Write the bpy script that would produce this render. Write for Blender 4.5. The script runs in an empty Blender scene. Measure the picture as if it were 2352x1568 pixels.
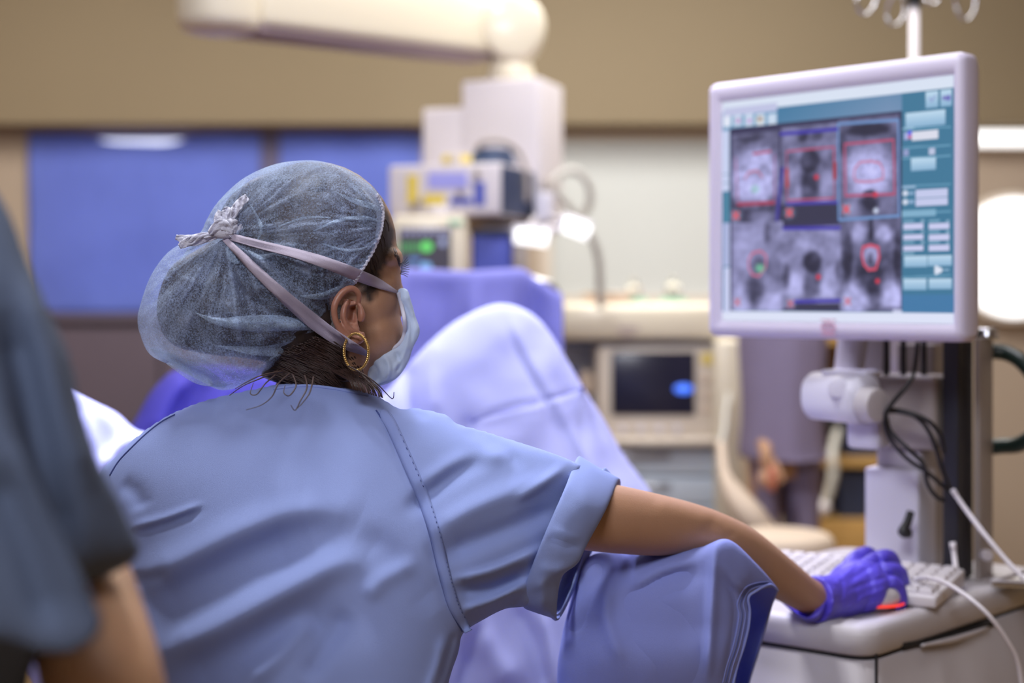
import bpy, bmesh, math, random
import numpy as np
from mathutils import Vector, Matrix, Euler
from mathutils import noise as mnoise
from mathutils.bvhtree import BVHTree
from mathutils.geometry import delaunay_2d_cdt

random.seed(7); np.random.seed(7)
scene = bpy.context.scene
COL = scene.collection
FPX, CX, HY, CZ = 3266.7, 1176.0, 680.0, 1.25      # focal length in px, centre column, horizon row, eye height

# ---------------------------------------------------------------- camera, world, lights
cd = bpy.data.cameras.new('camera'); cam = bpy.data.objects.new('camera', cd); COL.objects.link(cam)
cam.location = (0, 0, CZ); cam.rotation_euler = (math.pi/2, 0, 0)
cd.lens = 50; cd.sensor_width = 36; cd.shift_y = -(784-HY)/2352.0
cd.clip_start = 0.05; cd.clip_end = 40
cd.dof.use_dof = True; cd.dof.focus_distance = 1.44; cd.dof.aperture_fstop = 2.3
scene.camera = cam

w = bpy.data.worlds.new('world'); scene.world = w; w.use_nodes = True
w.node_tree.nodes['Background'].inputs[0].default_value = (0.75, 0.8, 1.0, 1)
w.node_tree.nodes['Background'].inputs[1].default_value = 0.2
scene.view_settings.view_transform = 'Standard'; scene.view_settings.look = 'None'
scene.view_settings.gamma = 1; scene.view_settings.use_curve_mapping = False
scene.view_settings.exposure = 0.0
scene.cycles.use_denoising = True
scene.cycles.max_bounces = 8; scene.cycles.diffuse_bounces = 4; scene.cycles.transparent_max_bounces = 16
scene.cycles.sample_clamp_indirect = 4.0
scene.cycles.caustics_reflective = False; scene.cycles.caustics_refractive = False

def area(name, loc, target, size, power, color, size_y=None, spread=180):
    l = bpy.data.lights.new(name, 'AREA'); l.energy = power; l.color = color; l.size = size
    if size_y: l.shape = 'RECTANGLE'; l.size_y = size_y
    else: l.shape = 'DISK'
    l.spread = math.radians(spread)
    o = bpy.data.objects.new(name, l); COL.objects.link(o); o.location = loc
    o.rotation_euler = (Vector(target)-Vector(loc)).to_track_quat('-Z', 'Y').to_euler()
    return o
def spot(name, loc, target, power, color, ang, blend=0.6, radius=0.12):
    l = bpy.data.lights.new(name, 'SPOT'); l.energy = power; l.color = color
    l.spot_size = math.radians(ang); l.spot_blend = blend; l.shadow_soft_size = radius
    o = bpy.data.objects.new(name, l); COL.objects.link(o); o.location = loc
    o.rotation_euler = (Vector(target)-Vector(loc)).to_track_quat('-Z', 'Y').to_euler()
    return o
area('ceiling_light_near', (-0.42, 1.50, 2.9), (-0.1, 1.35, 1.0), 0.34, 30, (0.95, 0.97, 1.0), 0.34)
area('rear_fill_light', (-0.5, -0.9, 2.85), (0, 1.6, 1.0), 0.9, 68, (0.88, 0.90, 1.0), 0.8)  # added fill from behind the camera, softens contrast on the woman's back
area('ceiling_light_far', (0.3, 4.2, 2.9), (0.3, 4.6, 0), 2.2, 78, (1.0, 0.97, 0.92), 1.2)
area('boom_fill_light', (0.6, 2.5, 2.92), (0.4, 4.3, 1.3), 0.9, 36, (1.0, 0.97, 0.95), 0.7)  # added fill tilted at the boom to brighten its front faces
area('ceiling_light_window_side', (-2.0, 4.4, 2.9), (-2.0, 4.6, 0), 1.2, 30, (1.0, 0.93, 0.84), 1.2)
spot('surgical_light', (-0.25, 2.75, 2.55), (-0.12, 2.0, 0.95), 150, (0.66, 0.68, 1.0), 44, 0.5, 0.14)
spot('surgical_light_left', (-1.1, 2.1, 2.3), (-0.66, 2.06, 1.05), 330, (0.72, 0.74, 1.0), 26, 0.5, 0.14)
spot('cap_rim_light', (-0.75, 2.55, 1.95), (-0.34, 1.52, 1.14), 34, (0.70, 0.74, 1.0), 26, 0.7, 0.12)  # added spot from behind, brightens the cap's lower rim and left shoulder
spot('surgical_light_low', (0.25, 2.35, 2.5), (0.1, 1.95, 0.6), 60, (0.66, 0.68, 1.0), 50, 0.6, 0.14)

# ---------------------------------------------------------------- small tools
def P(px, py, Y): return Vector(((px-CX)/FPX*Y, Y, CZ-(py-HY)/FPX*Y))
def pix(v): return (CX+v[0]/v[1]*FPX, HY+(CZ-v[2])/v[1]*FPX)
def lin(c): return tuple(((x/255.)/12.92 if x/255. <= 0.04045 else ((x/255.+0.055)/1.055)**2.4) for x in c)

MATS = {}
def mat(name, rgb, rough=0.6, metal=0.0, var=0.06, vscale=6.0, bump=0.0, bscale=300.0, weave=False, emit=0.0,
        sheen=0.0, sss=0.0, alpha=None, trans=0.0, coat=0.0, attr=None, detail=3.0):
    if name in MATS: return MATS[name]
    m = bpy.data.materials.new(name); m.use_nodes = True; MATS[name] = m
    nt = m.node_tree; N = nt.nodes; L = nt.links; b = N['Principled BSDF']
    c = lin(rgb)
    tc = N.new('ShaderNodeTexCoord')
    nz = N.new('ShaderNodeTexNoise'); nz.inputs['Scale'].default_value = vscale; nz.inputs['Detail'].default_value = detail
    L.new(tc.outputs['Object'], nz.inputs['Vector'])
    mx = N.new('ShaderNodeMix'); mx.data_type = 'RGBA'
    mx.inputs[6].default_value = tuple(x*(1-var*2) for x in c)+(1,)
    mx.inputs[7].default_value = tuple(min(1, x*(1+var*2)) for x in c)+(1,)
    L.new(nz.outputs[0], mx.inputs[0])
    col = mx.outputs[2]
    if attr:
        at = N.new('ShaderNodeVertexColor'); at.layer_name = attr
        mu = N.new('ShaderNodeMix'); mu.data_type = 'RGBA'; mu.blend_type = 'MULTIPLY'; mu.inputs[0].default_value = 1
        L.new(col, mu.inputs[6]); L.new(at.outputs[0], mu.inputs[7]); col = mu.outputs[2]
    L.new(col, b.inputs['Base Color'])
    b.inputs['Roughness'].default_value = rough; b.inputs['Metallic'].default_value = metal
    if sheen: b.inputs['Sheen Weight'].default_value = sheen; b.inputs['Sheen Roughness'].default_value = 0.4
    if sss:
        b.inputs['Subsurface Weight'].default_value = sss; b.inputs['Subsurface Radius'].default_value = (0.01, 0.004, 0.002)
        b.inputs['Subsurface Scale'].default_value = 1.0
    if coat: b.inputs['Coat Weight'].default_value = coat
    if emit:
        L.new(col, b.inputs['Emission Color']); b.inputs['Emission Strength'].default_value = emit
    if trans: b.inputs['Transmission Weight'].default_value = trans
    if bump:
        bn = N.new('ShaderNodeBump'); bn.inputs['Strength'].default_value = bump; bn.inputs['Distance'].default_value = 0.001
        if weave:
            wv = N.new('ShaderNodeTexNoise'); wv.inputs['Scale'].default_value = bscale; wv.inputs['Detail'].default_value = 2
            mp = N.new('ShaderNodeMapping'); mp.inputs['Scale'].default_value = (1, 1, 2.5); mp.inputs['Rotation'].default_value = (0, 0.5, 0)
            L.new(tc.outputs['Object'], mp.inputs[0]); L.new(mp.outputs[0], wv.inputs['Vector'])
        else:
            wv = N.new('ShaderNodeTexNoise'); wv.inputs['Scale'].default_value = bscale; L.new(tc.outputs['Object'], wv.inputs['Vector'])
        L.new(wv.outputs[0], bn.inputs['Height']); L.new(bn.outputs[0], b.inputs['Normal'])
    if alpha is not None: b.inputs['Alpha'].default_value = alpha
    return m

def cloth_mat(name, rgb, translucent=0.15, bscale=900, bump=0.35, var=0.05, rough=0.85):
    """woven cotton: diffuse + some light passing through"""
    m = mat(name, rgb, rough, var=var, vscale=14, bump=bump, bscale=bscale, weave=True, sheen=0.0)
    nt = m.node_tree; N = nt.nodes; L = nt.links; b = N['Principled BSDF']; out = N['Material Output']
    b.inputs['Specular IOR Level'].default_value = 0.15
    t = N.new('ShaderNodeBsdfTranslucent'); t.inputs[0].default_value = lin(rgb)+(1,)
    ms = N.new('ShaderNodeMixShader'); ms.inputs[0].default_value = translucent
    L.new(b.outputs[0], ms.inputs[1]); L.new(t.outputs[0], ms.inputs[2]); L.new(ms.outputs[0], out.inputs[0])
    return m

def gauze_mat(name, rgb, dens=0.5, gather=False):
    """non-woven bouffant fabric: random fibres, partly open"""
    m = bpy.data.materials.new(name); m.use_nodes = True; nt = m.node_tree; N = nt.nodes; L = nt.links
    N.remove(N['Principled BSDF']); out = N['Material Output']; c = lin(rgb)+(1,)
    d = N.new('ShaderNodeBsdfDiffuse'); d.inputs[0].default_value = c
    t = N.new('ShaderNodeBsdfTranslucent'); t.inputs[0].default_value = c
    tr = N.new('ShaderNodeBsdfTransparent')
    m1 = N.new('ShaderNodeMixShader'); m1.inputs[0].default_value = 0.42
    L.new(d.outputs[0], m1.inputs[1]); L.new(t.outputs[0], m1.inputs[2])
    tc = N.new('ShaderNodeTexCoord')
    fine = N.new('ShaderNodeTexNoise'); fine.inputs['Scale'].default_value = 520; fine.inputs['Detail'].default_value = 4; fine.inputs['Roughness'].default_value = 0.75
    vo = N.new('ShaderNodeTexVoronoi'); vo.feature = 'DISTANCE_TO_EDGE'; vo.inputs['Scale'].default_value = 330
    wn = N.new('ShaderNodeTexNoise'); wn.inputs['Scale'].default_value = 22; wn.inputs['Detail'].default_value = 5; wn.inputs['Distortion'].default_value = 1.5
    for n in (fine, vo, wn): L.new(tc.outputs['Object'], n.inputs['Vector'])
    r1 = N.new('ShaderNodeMapRange'); r1.inputs[1].default_value = 0.42; r1.inputs[2].default_value = 0.62; r1.inputs[3].default_value = -0.20; r1.inputs[4].default_value = 0.22
    r2 = N.new('ShaderNodeMapRange'); r2.inputs[1].default_value = 0.0; r2.inputs[2].default_value = 0.14; r2.inputs[3].default_value = 0.16; r2.inputs[4].default_value = 0.0
    r3 = N.new('ShaderNodeMapRange'); r3.inputs[1].default_value = 0.35; r3.inputs[2].default_value = 0.65; r3.inputs[3].default_value = -0.10; r3.inputs[4].default_value = 0.12
    L.new(fine.outputs[0], r1.inputs[0]); L.new(vo.outputs[0], r2.inputs[0]); L.new(wn.outputs[0], r3.inputs[0])
    a1 = N.new('ShaderNodeMath'); a1.operation = 'ADD'; a2 = N.new('ShaderNodeMath'); a2.operation = 'ADD'; a3 = N.new('ShaderNodeMath'); a3.operation = 'ADD'; a3.use_clamp = True
    L.new(r1.outputs[0], a1.inputs[0]); L.new(r2.outputs[0], a1.inputs[1]); L.new(a1.outputs[0], a2.inputs[0]); L.new(r3.outputs[0], a2.inputs[1])
    L.new(a2.outputs[0], a3.inputs[0]); a3.inputs[1].default_value = dens
    if gather:                                          # cloth bunched into pleats lies denser
        at = N.new('ShaderNodeVertexColor'); at.layer_name = 'gather'
        g = N.new('ShaderNodeMapRange'); g.inputs[1].default_value = 0; g.inputs[2].default_value = 1; g.inputs[3].default_value = dens-.42; g.inputs[4].default_value = dens+.50
        L.new(at.outputs[0], g.inputs[0]); L.new(g.outputs[0], a3.inputs[1])
    m2 = N.new('ShaderNodeMixShader'); L.new(a3.outputs[0], m2.inputs[0]); L.new(tr.outputs[0], m2.inputs[1]); L.new(m1.outputs[0], m2.inputs[2])
    bn = N.new('ShaderNodeBump'); bn.inputs['Strength'].default_value = 0.7; bn.inputs['Distance'].default_value = 0.002
    L.new(fine.outputs[0], bn.inputs['Height'])
    bn2 = N.new('ShaderNodeBump'); bn2.inputs['Strength'].default_value = 0.6; bn2.inputs['Distance'].default_value = 0.006
    L.new(wn.outputs[0], bn2.inputs['Height']); L.new(bn.outputs[0], bn2.inputs['Normal'])
    L.new(bn2.outputs[0], d.inputs['Normal'])
    L.new(m2.outputs[0], out.inputs[0]); MATS[name] = m
    return m

def attr_emit_mat(name, layer, strength):
    m = bpy.data.materials.new(name); m.use_nodes = True; N = m.node_tree.nodes; L = m.node_tree.links; b = N['Principled BSDF']
    at = N.new('ShaderNodeVertexColor'); at.layer_name = layer
    b.inputs['Base Color'].default_value = (0.02, 0.02, 0.03, 1); b.inputs['Roughness'].default_value = 0.35
    L.new(at.outputs[0], b.inputs['Emission Color']); b.inputs['Emission Strength'].default_value = strength
    return m

WM = {}
def put(o, parent):
    o.parent = parent
    o.matrix_parent_inverse = WM.get(parent.name, Matrix.Identity(4)).inverted()
def link(name, me, m=None, parent=None, smooth=True):
    if isinstance(me, bmesh.types.BMesh):
        bm = me; me = bpy.data.meshes.new(name); bm.to_mesh(me); bm.free()
    o = bpy.data.objects.new(name, me); COL.objects.link(o)
    if m is not None and not len(me.materials): me.materials.append(m)
    if smooth: me.shade_smooth()
    else: me.shade_flat()
    if parent is not None: put(o, parent)
    return o
def tag(o, label, cat, group=None, kind=None):
    if label: o['label'] = label
    if cat: o['category'] = cat
    if group: o['group'] = group
    if kind: o['kind'] = kind
    return o
def thing(name, label, cat, loc, group=None):
    o = bpy.data.objects.new(name, None); COL.objects.link(o); o.location = loc; o.empty_display_size = 0.05
    WM[o.name] = Matrix.Translation(Vector(loc)); return tag(o, label, cat, group)
def struct(name, bm, m):
    o = link(name, bm, m, smooth=False); o['kind'] = 'structure'; return o

def bx(bm, c, s, M=None, bev=0.003, seg=2):
    t = bmesh.new(); bmesh.ops.create_cube(t, size=1)
    for v in t.verts: v.co = Vector((v.co.x*s[0], v.co.y*s[1], v.co.z*s[2]))
    if bev: bmesh.ops.bevel(t, geom=t.edges[:], offset=min(bev, min(s)*0.45), segments=seg, affect='EDGES', profile=0.5)
    T = (M or Matrix.Identity(4)) @ Matrix.Translation(Vector(c))
    t.transform(T); add(bm, t)
def add(bm, t):
    me = bpy.data.meshes.new('t'); t.to_mesh(me); t.free(); bm.from_mesh(me); bpy.data.meshes.remove(me)
def span(x0, x1, y0, y1, z0, z1, bev=0.003, bm=None):
    bm = bm if bm is not None else bmesh.new()
    bx(bm, ((x0+x1)/2, (y0+y1)/2, (z0+z1)/2), (abs(x1-x0), abs(y1-y0), abs(z1-z0)), None, bev); return bm
def pspan(px0, px1, py0, py1, Y, depth, bev=0.006, bm=None):
    """axis-aligned box whose front face at depth Y covers these pixels"""
    a, b = P(px0, py0, Y), P(px1, py1, Y)
    return span(a.x, b.x, Y, Y+depth, b.z, a.z, bev, bm)
def hexa(bm, pts, bev=0.004):
    """8 points: bottom 4 ccw, top 4 ccw"""
    t = bmesh.new(); v = [t.verts.new(p) for p in pts]
    for f in ((3,2,1,0), (4,5,6,7), (0,1,5,4), (1,2,6,5), (2,3,7,6), (3,0,4,7)): t.faces.new([v[i] for i in f])
    bmesh.ops.recalc_face_normals(t, faces=t.faces[:])
    if bev: bmesh.ops.bevel(t, geom=t.edges[:], offset=bev, segments=3, affect='EDGES', profile=0.5)
    add(bm, t)
def solve_t(E, d, px):
    k = (px-CX)/FPX
    return (k*E.y-E.x)/(d.x-k*d.y)
def pbox(bm, xe, Ye, xl, xr, yt, yb, u, v, bev=0.004, grow=0):
    """box with its near vertical edge at pixel column xe and depth Ye, reaching columns xl along u and xr along v"""
    u = Vector(u+(0,)).normalized(); v = Vector(v+(0,)).normalized()
    T, Bt = P(xe, yt, Ye), P(xe, yb, Ye)
    tl = solve_t(T, u, xl); tr = solve_t(T, v, xr)
    if grow: tr = grow
    base = [Bt, Bt+v*tr, Bt+v*tr+u*tl, Bt+u*tl]; top = [Vector((p.x, p.y, T.z)) for p in base]
    hexa(bm, base+top, bev); return bm
def cyl(bm, a, b, r, r2=None, n=28, bev=0.0):
    a, b = Vector(a), Vector(b); r2 = r if r2 is None else r2
    t = bmesh.new(); bmesh.ops.create_cone(t, cap_ends=True, cap_tris=False, segments=n, radius1=r, radius2=r2, depth=(b-a).length)
    if bev:
        es = [e for e in t.edges if len(e.link_faces) == 2 and any(len(f.verts) > 4 for f in e.link_faces)]
        bmesh.ops.bevel(t, geom=es, offset=bev, segments=3, affect='EDGES', profile=0.5)
    q = (b-a).to_track_quat('Z', 'Y').to_matrix().to_4x4()
    t.transform(Matrix.Translation((a+b)/2) @ q); add(bm, t)
def ell(bm, c, r, rot=(0, 0, 0), n=24):
    t = bmesh.new(); bmesh.ops.create_uvsphere(t, u_segments=n, v_segments=max(8, n//2), radius=1)
    if isinstance(r, (int, float)): r = (r, r, r)
    t.transform(Matrix.Translation(Vector(c)) @ Euler(rot).to_matrix().to_4x4() @ Matrix.Diagonal((r[0], r[1], r[2], 1))); add(bm, t)
def crom(pts, sub=6, closed=False):
    pts = [np.array(p, float) for p in pts]; n = len(pts); out = []
    rng = n if closed else n-1
    for i in range(rng):
        p0 = pts[(i-1) % n] if (closed or i > 0) else pts[0]
        p1 = pts[i]; p2 = pts[(i+1) % n]
        p3 = pts[(i+2) % n] if (closed or i+2 < n) else pts[-1]
        for k in range(sub):
            t = k/sub
            out.append(0.5*((2*p1)+(-p0+p2)*t+(2*p0-5*p1+4*p2-p3)*t*t+(-p0+3*p1-3*p2+p3)*t**3))
    if not closed: out.append(pts[-1])
    return out
def tube(bm, pts, r, n=10, sub=6, closed=False, caps=True):
    rr = r if isinstance(r, (list, tuple)) else [r]*len(pts)
    q = crom([list(p)+[x] for p, x in zip(pts, rr)], sub, closed)
    m = len(q); rings = []; prev = None
    for i in range(m):
        c = Vector(q[i][:3]); a = Vector(q[(i-1) % m if closed else max(0, i-1)][:3]); b = Vector(q[(i+1) % m if closed else min(m-1, i+1)][:3])
        t = (b-a).normalized() if (b-a).length > 1e-9 else Vector((0, 0, 1))
        if prev is None: s = t.orthogonal().normalized()
        else:
            s = prev-t*prev.dot(t); s = s.normalized() if s.length > 1e-6 else t.orthogonal().normalized()
        prev = s; u = t.cross(s)
        rings.append([bm.verts.new(c+(s*math.cos(k/n*2*math.pi)+u*math.sin(k/n*2*math.pi))*q[i][3]) for k in range(n)])
    for i in range(m if closed else m-1):
        A, B = rings[i], rings[(i+1) % m]
        for k in range(n): bm.faces.new((A[k], A[(k+1) % n], B[(k+1) % n], B[k]))
    if not closed and caps:
        bm.faces.new(rings[0][::-1]); bm.faces.new(rings[-1])
    return bm
def loft(bm, rings, closed=True, cap0=False, cap1=False):
    V = [[bm.verts.new(Vector(p)) for p in r] for r in rings]
    n = len(V[0])
    for i in range(len(V)-1):
        for k in range(n if closed else n-1):
            bm.faces.new((V[i][k], V[i][(k+1) % n], V[i+1][(k+1) % n], V[i+1][k]))
    if cap0: bm.faces.new(V[0][::-1])
    if cap1: bm.faces.new(V[-1])
    return V
def ringloft(ctrl, around=4, along=4, closed=True):
    """ctrl: list of rings, each a list of equally many 3D points; smooth both ways"""
    R = [crom(r, around, closed) for r in ctrl]
    n = len(R[0]); cols = [crom([R[i][k] for i in range(len(R))], along) for k in range(n)]
    return [[cols[k][i] for k in range(n)] for i in range(len(cols[0]))]

def remesh(bm, voxel, smooth=6, name='m'):
    me = bpy.data.meshes.new(name); bmesh.ops.recalc_face_normals(bm, faces=bm.faces[:]); bm.to_mesh(me); bm.free()
    o = bpy.data.objects.new(name, me); COL.objects.link(o)
    r = o.modifiers.new('r', 'REMESH'); r.mode = 'VOXEL'; r.voxel_size = voxel; r.use_smooth_shade = True
    if smooth: s = o.modifiers.new('s', 'SMOOTH'); s.factor = 0.5; s.iterations = smooth
    return bake(o)
def bake(o):
    dg = bpy.context.evaluated_depsgraph_get(); dg.update()
    me = bpy.data.meshes.new_from_object(o.evaluated_get(dg)); bpy.data.objects.remove(o); return me
def solidify(bm, th, sub=0, name='m'):
    me = bpy.data.meshes.new(name); bm.to_mesh(me); bm.free()
    o = bpy.data.objects.new(name, me); COL.objects.link(o)
    if sub: s = o.modifiers.new('u', 'SUBSURF'); s.levels = sub; s.render_levels = sub
    s = o.modifiers.new('s', 'SOLIDIFY'); s.thickness = th; s.offset = 0
    return bake(o)

def resample(poly, step, curved=True):
    q = crom(poly, 10, True) if curved else [np.array(p, float) for p in poly]
    q = np.array(q); d = np.r_[0, np.cumsum(np.hypot(*(np.roll(q, -1, 0)-q).T))]
    q = np.vstack([q, q[:1]]); n = max(8, int(d[-1]/step)); t = np.linspace(0, d[-1], n, endpoint=False)
    return np.c_[np.interp(t, d, q[:, 0]), np.interp(t, d, q[:, 1])]
def inside(poly, X, Y):
    r = np.zeros(X.shape, bool); n = len(poly)
    for i in range(n):
        x1, y1 = poly[i]; x2, y2 = poly[(i+1) % n]
        if y1 == y2: continue
        c = ((y1 > Y) != (y2 > Y)) & (X < (x2-x1)*(Y-y1)/(y2-y1)+x1); r ^= c
    return r
def segdist(poly, X, Y, closed=True):
    d = np.full(X.shape, 1e9); n = len(poly)
    for i in range(n if closed else n-1):
        a = poly[i]; b = poly[(i+1) % n]; v = b-a; l = max(v@v, 1e-9)
        t = np.clip(((X-a[0])*v[0]+(Y-a[1])*v[1])/l, 0, 1)
        d = np.minimum(d, np.hypot(X-a[0]-t*v[0], Y-a[1]-t*v[1]))
    return d
def inflate(name, poly, Yf, kf=0.8, kb=0.8, step=8, curved=True, hmax=None):
    """puffed solid with this outline; Yf(px,py) is the depth of its mid surface, kf / kb how round front and back are"""
    if not callable(Yf):
        y0 = Yf; Yf = lambda x, y: y0+0*x
    B = resample(poly, step, curved); x0, y0_ = B.min(0)-2*step; x1, y1_ = B.max(0)+2*step
    gx = np.arange(x0, x1+step, step); gy = np.arange(y0_, y1_+step, step); X, Yy = np.meshgrid(gx, gy)
    M = inside(B, X, Yy); D = segdist(B, X, Yy); u = np.where(M, D*20, 0.0); N = max(M.shape)
    om = 2/(1+math.sin(math.pi/N)); par = (np.add.outer(np.arange(M.shape[0]), np.arange(M.shape[1])) % 2).astype(bool)
    for it in range(int(2.2*N)):
        for c in (par, ~par):
            g = 0.25*(np.roll(u, 1, 0)+np.roll(u, -1, 0)+np.roll(u, 1, 1)+np.roll(u, -1, 1)+step*step)
            k = M & c; u[k] += om*(g[k]-u[k])
    u = np.maximum(u, 0); valid = M & (D > 2*step); G = np.where(valid, u/np.maximum(D, 1), 0); K = valid.astype(float)
    for _ in range(5):
        s = sum(np.roll(G*K, a, b) for a in (1, -1) for b in (0, 1)); c = sum(np.roll(K, a, b) for a in (1, -1) for b in (0, 1))
        new = (K == 0) & (c > 0); G = np.where(new, s/np.maximum(c, 1), G); K = np.where(new, 1.0, K)
    near = M & ~valid & (K > 0); u = np.where(near, G*D, u)
    pick = M & (D > 0.55*step)
    pts = [Vector((a, b)) for a, b in B]; nb = len(pts)
    pts += [Vector((a, b)) for a, b in zip(X[pick], Yy[pick])]
    hh = np.r_[np.zeros(nb), 2*np.sqrt(u[pick])]
    vo, eo, fo, ov, oe, of = delaunay_2d_cdt(pts, [(i, (i+1) % nb) for i in range(nb)], [list(range(nb))], 1, 1e-4, True)
    fo = [f for f in fo if len(f) == 3]
    cxy = np.array([[(vo[f[0]].x+vo[f[1]].x+vo[f[2]].x)/3, (vo[f[0]].y+vo[f[1]].y+vo[f[2]].y)/3] for f in fo])
    keep = inside(B, cxy[:, 0], cxy[:, 1]); fo = [f for f, k_ in zip(fo, keep) if k_]
    h = np.array([hh[o[0]] if len(o) else 0 for o in ov]); px = np.array([v.x for v in vo]); py = np.array([v.y for v in vo])
    bd = np.array([bool(len(o)) and o[0] < nb for o in ov])
    if hmax: h = hmax*np.tanh(h/hmax)
    Yc = Yf(px, py); mid = B.mean(0); Ym = float(Yf(mid[0], mid[1])); s = Ym/FPX
    ray = np.array(P(mid[0], mid[1], Ym)-Vector((0, 0, CZ))); ray /= np.linalg.norm(ray)
    base = np.c_[(px-CX)/FPX*Yc, Yc, CZ-(py-HY)/FPX*Yc]
    F = base-ray*(h*s*kf)[:, None]; Bk = base+ray*(h*s*kb)[:, None]
    idx = np.arange(len(vo)); back = idx.copy(); nbk = np.where(~bd)[0]; back[nbk] = len(vo)+np.arange(len(nbk))
    co = np.vstack([F, Bk[nbk]]); tri = np.array([list(f) for f in fo if len(f) == 3])
    faces = [tuple(t) for t in tri]+[tuple(back[t[::-1]]) for t in tri]
    me = bpy.data.meshes.new(name); me.from_pydata(co.tolist(), [], [tuple(int(i) for i in f) for f in faces])
    bm = bmesh.new(); bm.from_mesh(me); bmesh.ops.recalc_face_normals(bm, faces=bm.faces[:]); bm.to_mesh(me); bm.free(); me.update()
    return me
def sculpt(me, strokes, wob=0.0, wscale=12.0, wdet=2, extra=None):
    """push the side that faces the room's near end in or out along drawn creases (polyline px, width px (left, right), height m)"""
    n = len(me.vertices); co = np.empty(n*3); me.vertices.foreach_get('co', co); co = co.reshape(-1, 3)
    nn = np.empty(n*3); me.vertex_normals.foreach_get('vector', nn); nn = nn.reshape(-1, 3)
    to = np.array([0, 0, CZ])-co; to /= np.linalg.norm(to, axis=1)[:, None]
    f = (nn*to).sum(1); wgt = np.clip((f-0.02)/0.35, 0, 1); wgt = wgt*wgt*(3-2*wgt)
    px = CX+co[:, 0]/co[:, 1]*FPX; py = HY+(CZ-co[:, 2])/co[:, 1]*FPX; d = np.zeros(n)
    for st in strokes:
        pl = np.array(crom([np.array(p, float) for p in st[0]], 4)); w_ = st[1]; amp = st[2]
        wl, wr = (w_, w_) if not isinstance(w_, tuple) else w_
        best = np.full(n, 1e9); side = np.zeros(n); along = np.zeros(n)
        seg = np.hypot(*(pl[1:]-pl[:-1]).T); cum = np.r_[0, np.cumsum(seg)]; tot = cum[-1]
        for i in range(len(pl)-1):
            a, b = pl[i], pl[i+1]; v = b-a; l = max(v@v, 1e-9)
            t = np.clip(((px-a[0])*v[0]+(py-a[1])*v[1])/l, 0, 1); dx = px-a[0]-t*v[0]; dy = py-a[1]-t*v[1]
            dd = np.hypot(dx, dy); k = dd < best; best[k] = dd[k]
            side[k] = np.sign(v[0]*dy-v[1]*dx)[k]; along[k] = ((cum[i]+t*seg[i])/tot)[k]
        ww = np.where(side < 0, wl, wr); tp = np.clip(np.minimum(along, 1-along)*5+0.12, 0, 1)
        d += amp*np.exp(-(best/ww)**2)*tp
    if wob:
        for i in range(n):
            if wgt[i] > 0: d[i] += wob*mnoise.fractal(Vector(co[i])*wscale, 0.8, 2.0, wdet)
    if extra is not None: d += extra(px, py)
    co += to*(d*wgt)[:, None]
    me.vertices.foreach_set('co', co.ravel()); me.update(); return me
def bvh(*meshes):
    V = []; F = []
    for me in meshes:
        k = len(V); V += [v.co.copy() for v in me.vertices]; F += [[i+k for i in p.vertices] for p in me.polygons]
    return BVHTree.FromPolygons(V, F)
def hit(tree, px, py, off=0.0, default=None):
    o = Vector((0, 0, CZ)); d = (P(px, py, 1.0)-o).normalized(); r = tree.ray_cast(o, d)
    if r[0] is None: return P(px, py, default) if default else None
    return r[0]-d*off
def strip(bm, tree, path, width, off=0.002, default=1.45, sub=6, cross=3, arch=0.0, smooth=0):
    """flat band lying on a surface along a drawn path; width px (number or list)"""
    ws = width if isinstance(width, (list, tuple)) else [width]*len(path)
    q = crom([list(p)+[w] for p, w in zip(path, ws)], sub); rows = []
    for i, r in enumerate(q):
        a = q[max(0, i-1)]; b = q[min(len(q)-1, i+1)]; t = b[:2]-a[:2]; t = t/(np.linalg.norm(t)+1e-9); nrm = np.array([-t[1], t[0]])
        row = []
        for c in range(cross):
            s = c/(cross-1)*2-1; p = r[:2]+nrm*s*r[2]/2
            h = hit(tree, p[0], p[1], off+arch*(1-s*s), default); row.append(h)
        rows.append(row)
    if smooth:
        Y = np.array([[p.y for p in row] for row in rows]); uv = [[pix(p) for p in row] for row in rows]
        for _ in range(smooth):
            Z = Y.copy(); Z[1:-1] = np.minimum(Y[1:-1], (Y[:-2]+Y[1:-1]+Y[2:])/3); Y = Z
        rows = [[P(uv[i][j][0], uv[i][j][1], float(Y[i, j])) for j in range(cross)] for i in range(len(rows))]
    loft(bm, rows, closed=False); return bm

# ---------------------------------------------------------------- materials
M_wall = mat('painted_wall_tan', (172, 156, 140), 0.8, var=0.03, vscale=2, bump=0.1, bscale=120)
M_soff = mat('painted_soffit_olive', (132, 118, 95), 0.8, var=0.03, vscale=2, bump=0.1, bscale=120)
M_trim = mat('rail_brown', (136, 114, 100), 0.6, var=0.04)
M_ceil = mat('ceiling_white', (225, 222, 215), 0.9, var=0.02)
M_floor = mat('vinyl_floor_tan', (150, 122, 80), 0.35, var=0.08, vscale=3)
M_dark = mat('dark_cabinet', (92, 82, 96), 0.55, var=0.05)
M_mull = mat('mullion_dark', (96, 90, 122), 0.5, var=0.04)
M_bdrape = cloth_mat('blue_window_drape', (114, 132, 218), 0.2, 300, 0.2)
M_pane = mat('lit_frosted_pane', (198, 202, 201), 0.4, var=0.01, vscale=1, emit=0.08)
M_pane2 = mat('bright_pane', (240, 244, 255), 0.4, var=0.01, emit=1.3)
M_lamp = mat('lamp_diffuser', (252, 253, 255), 0.4, var=0.0, emit=1.5)
M_cream = mat('cream_enamel', (230, 221, 200), 0.38, var=0.02, vscale=3, coat=0.2)
M_creamd = mat('cream_plastic', (214, 203, 190), 0.5, var=0.03)
M_lil = mat('pale_grey_plastic', (220, 214, 220), 0.42, var=0.02)
M_lilw = mat('white_plastic', (214, 212, 226), 0.4, var=0.02, bump=0.05, bscale=900)
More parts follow.
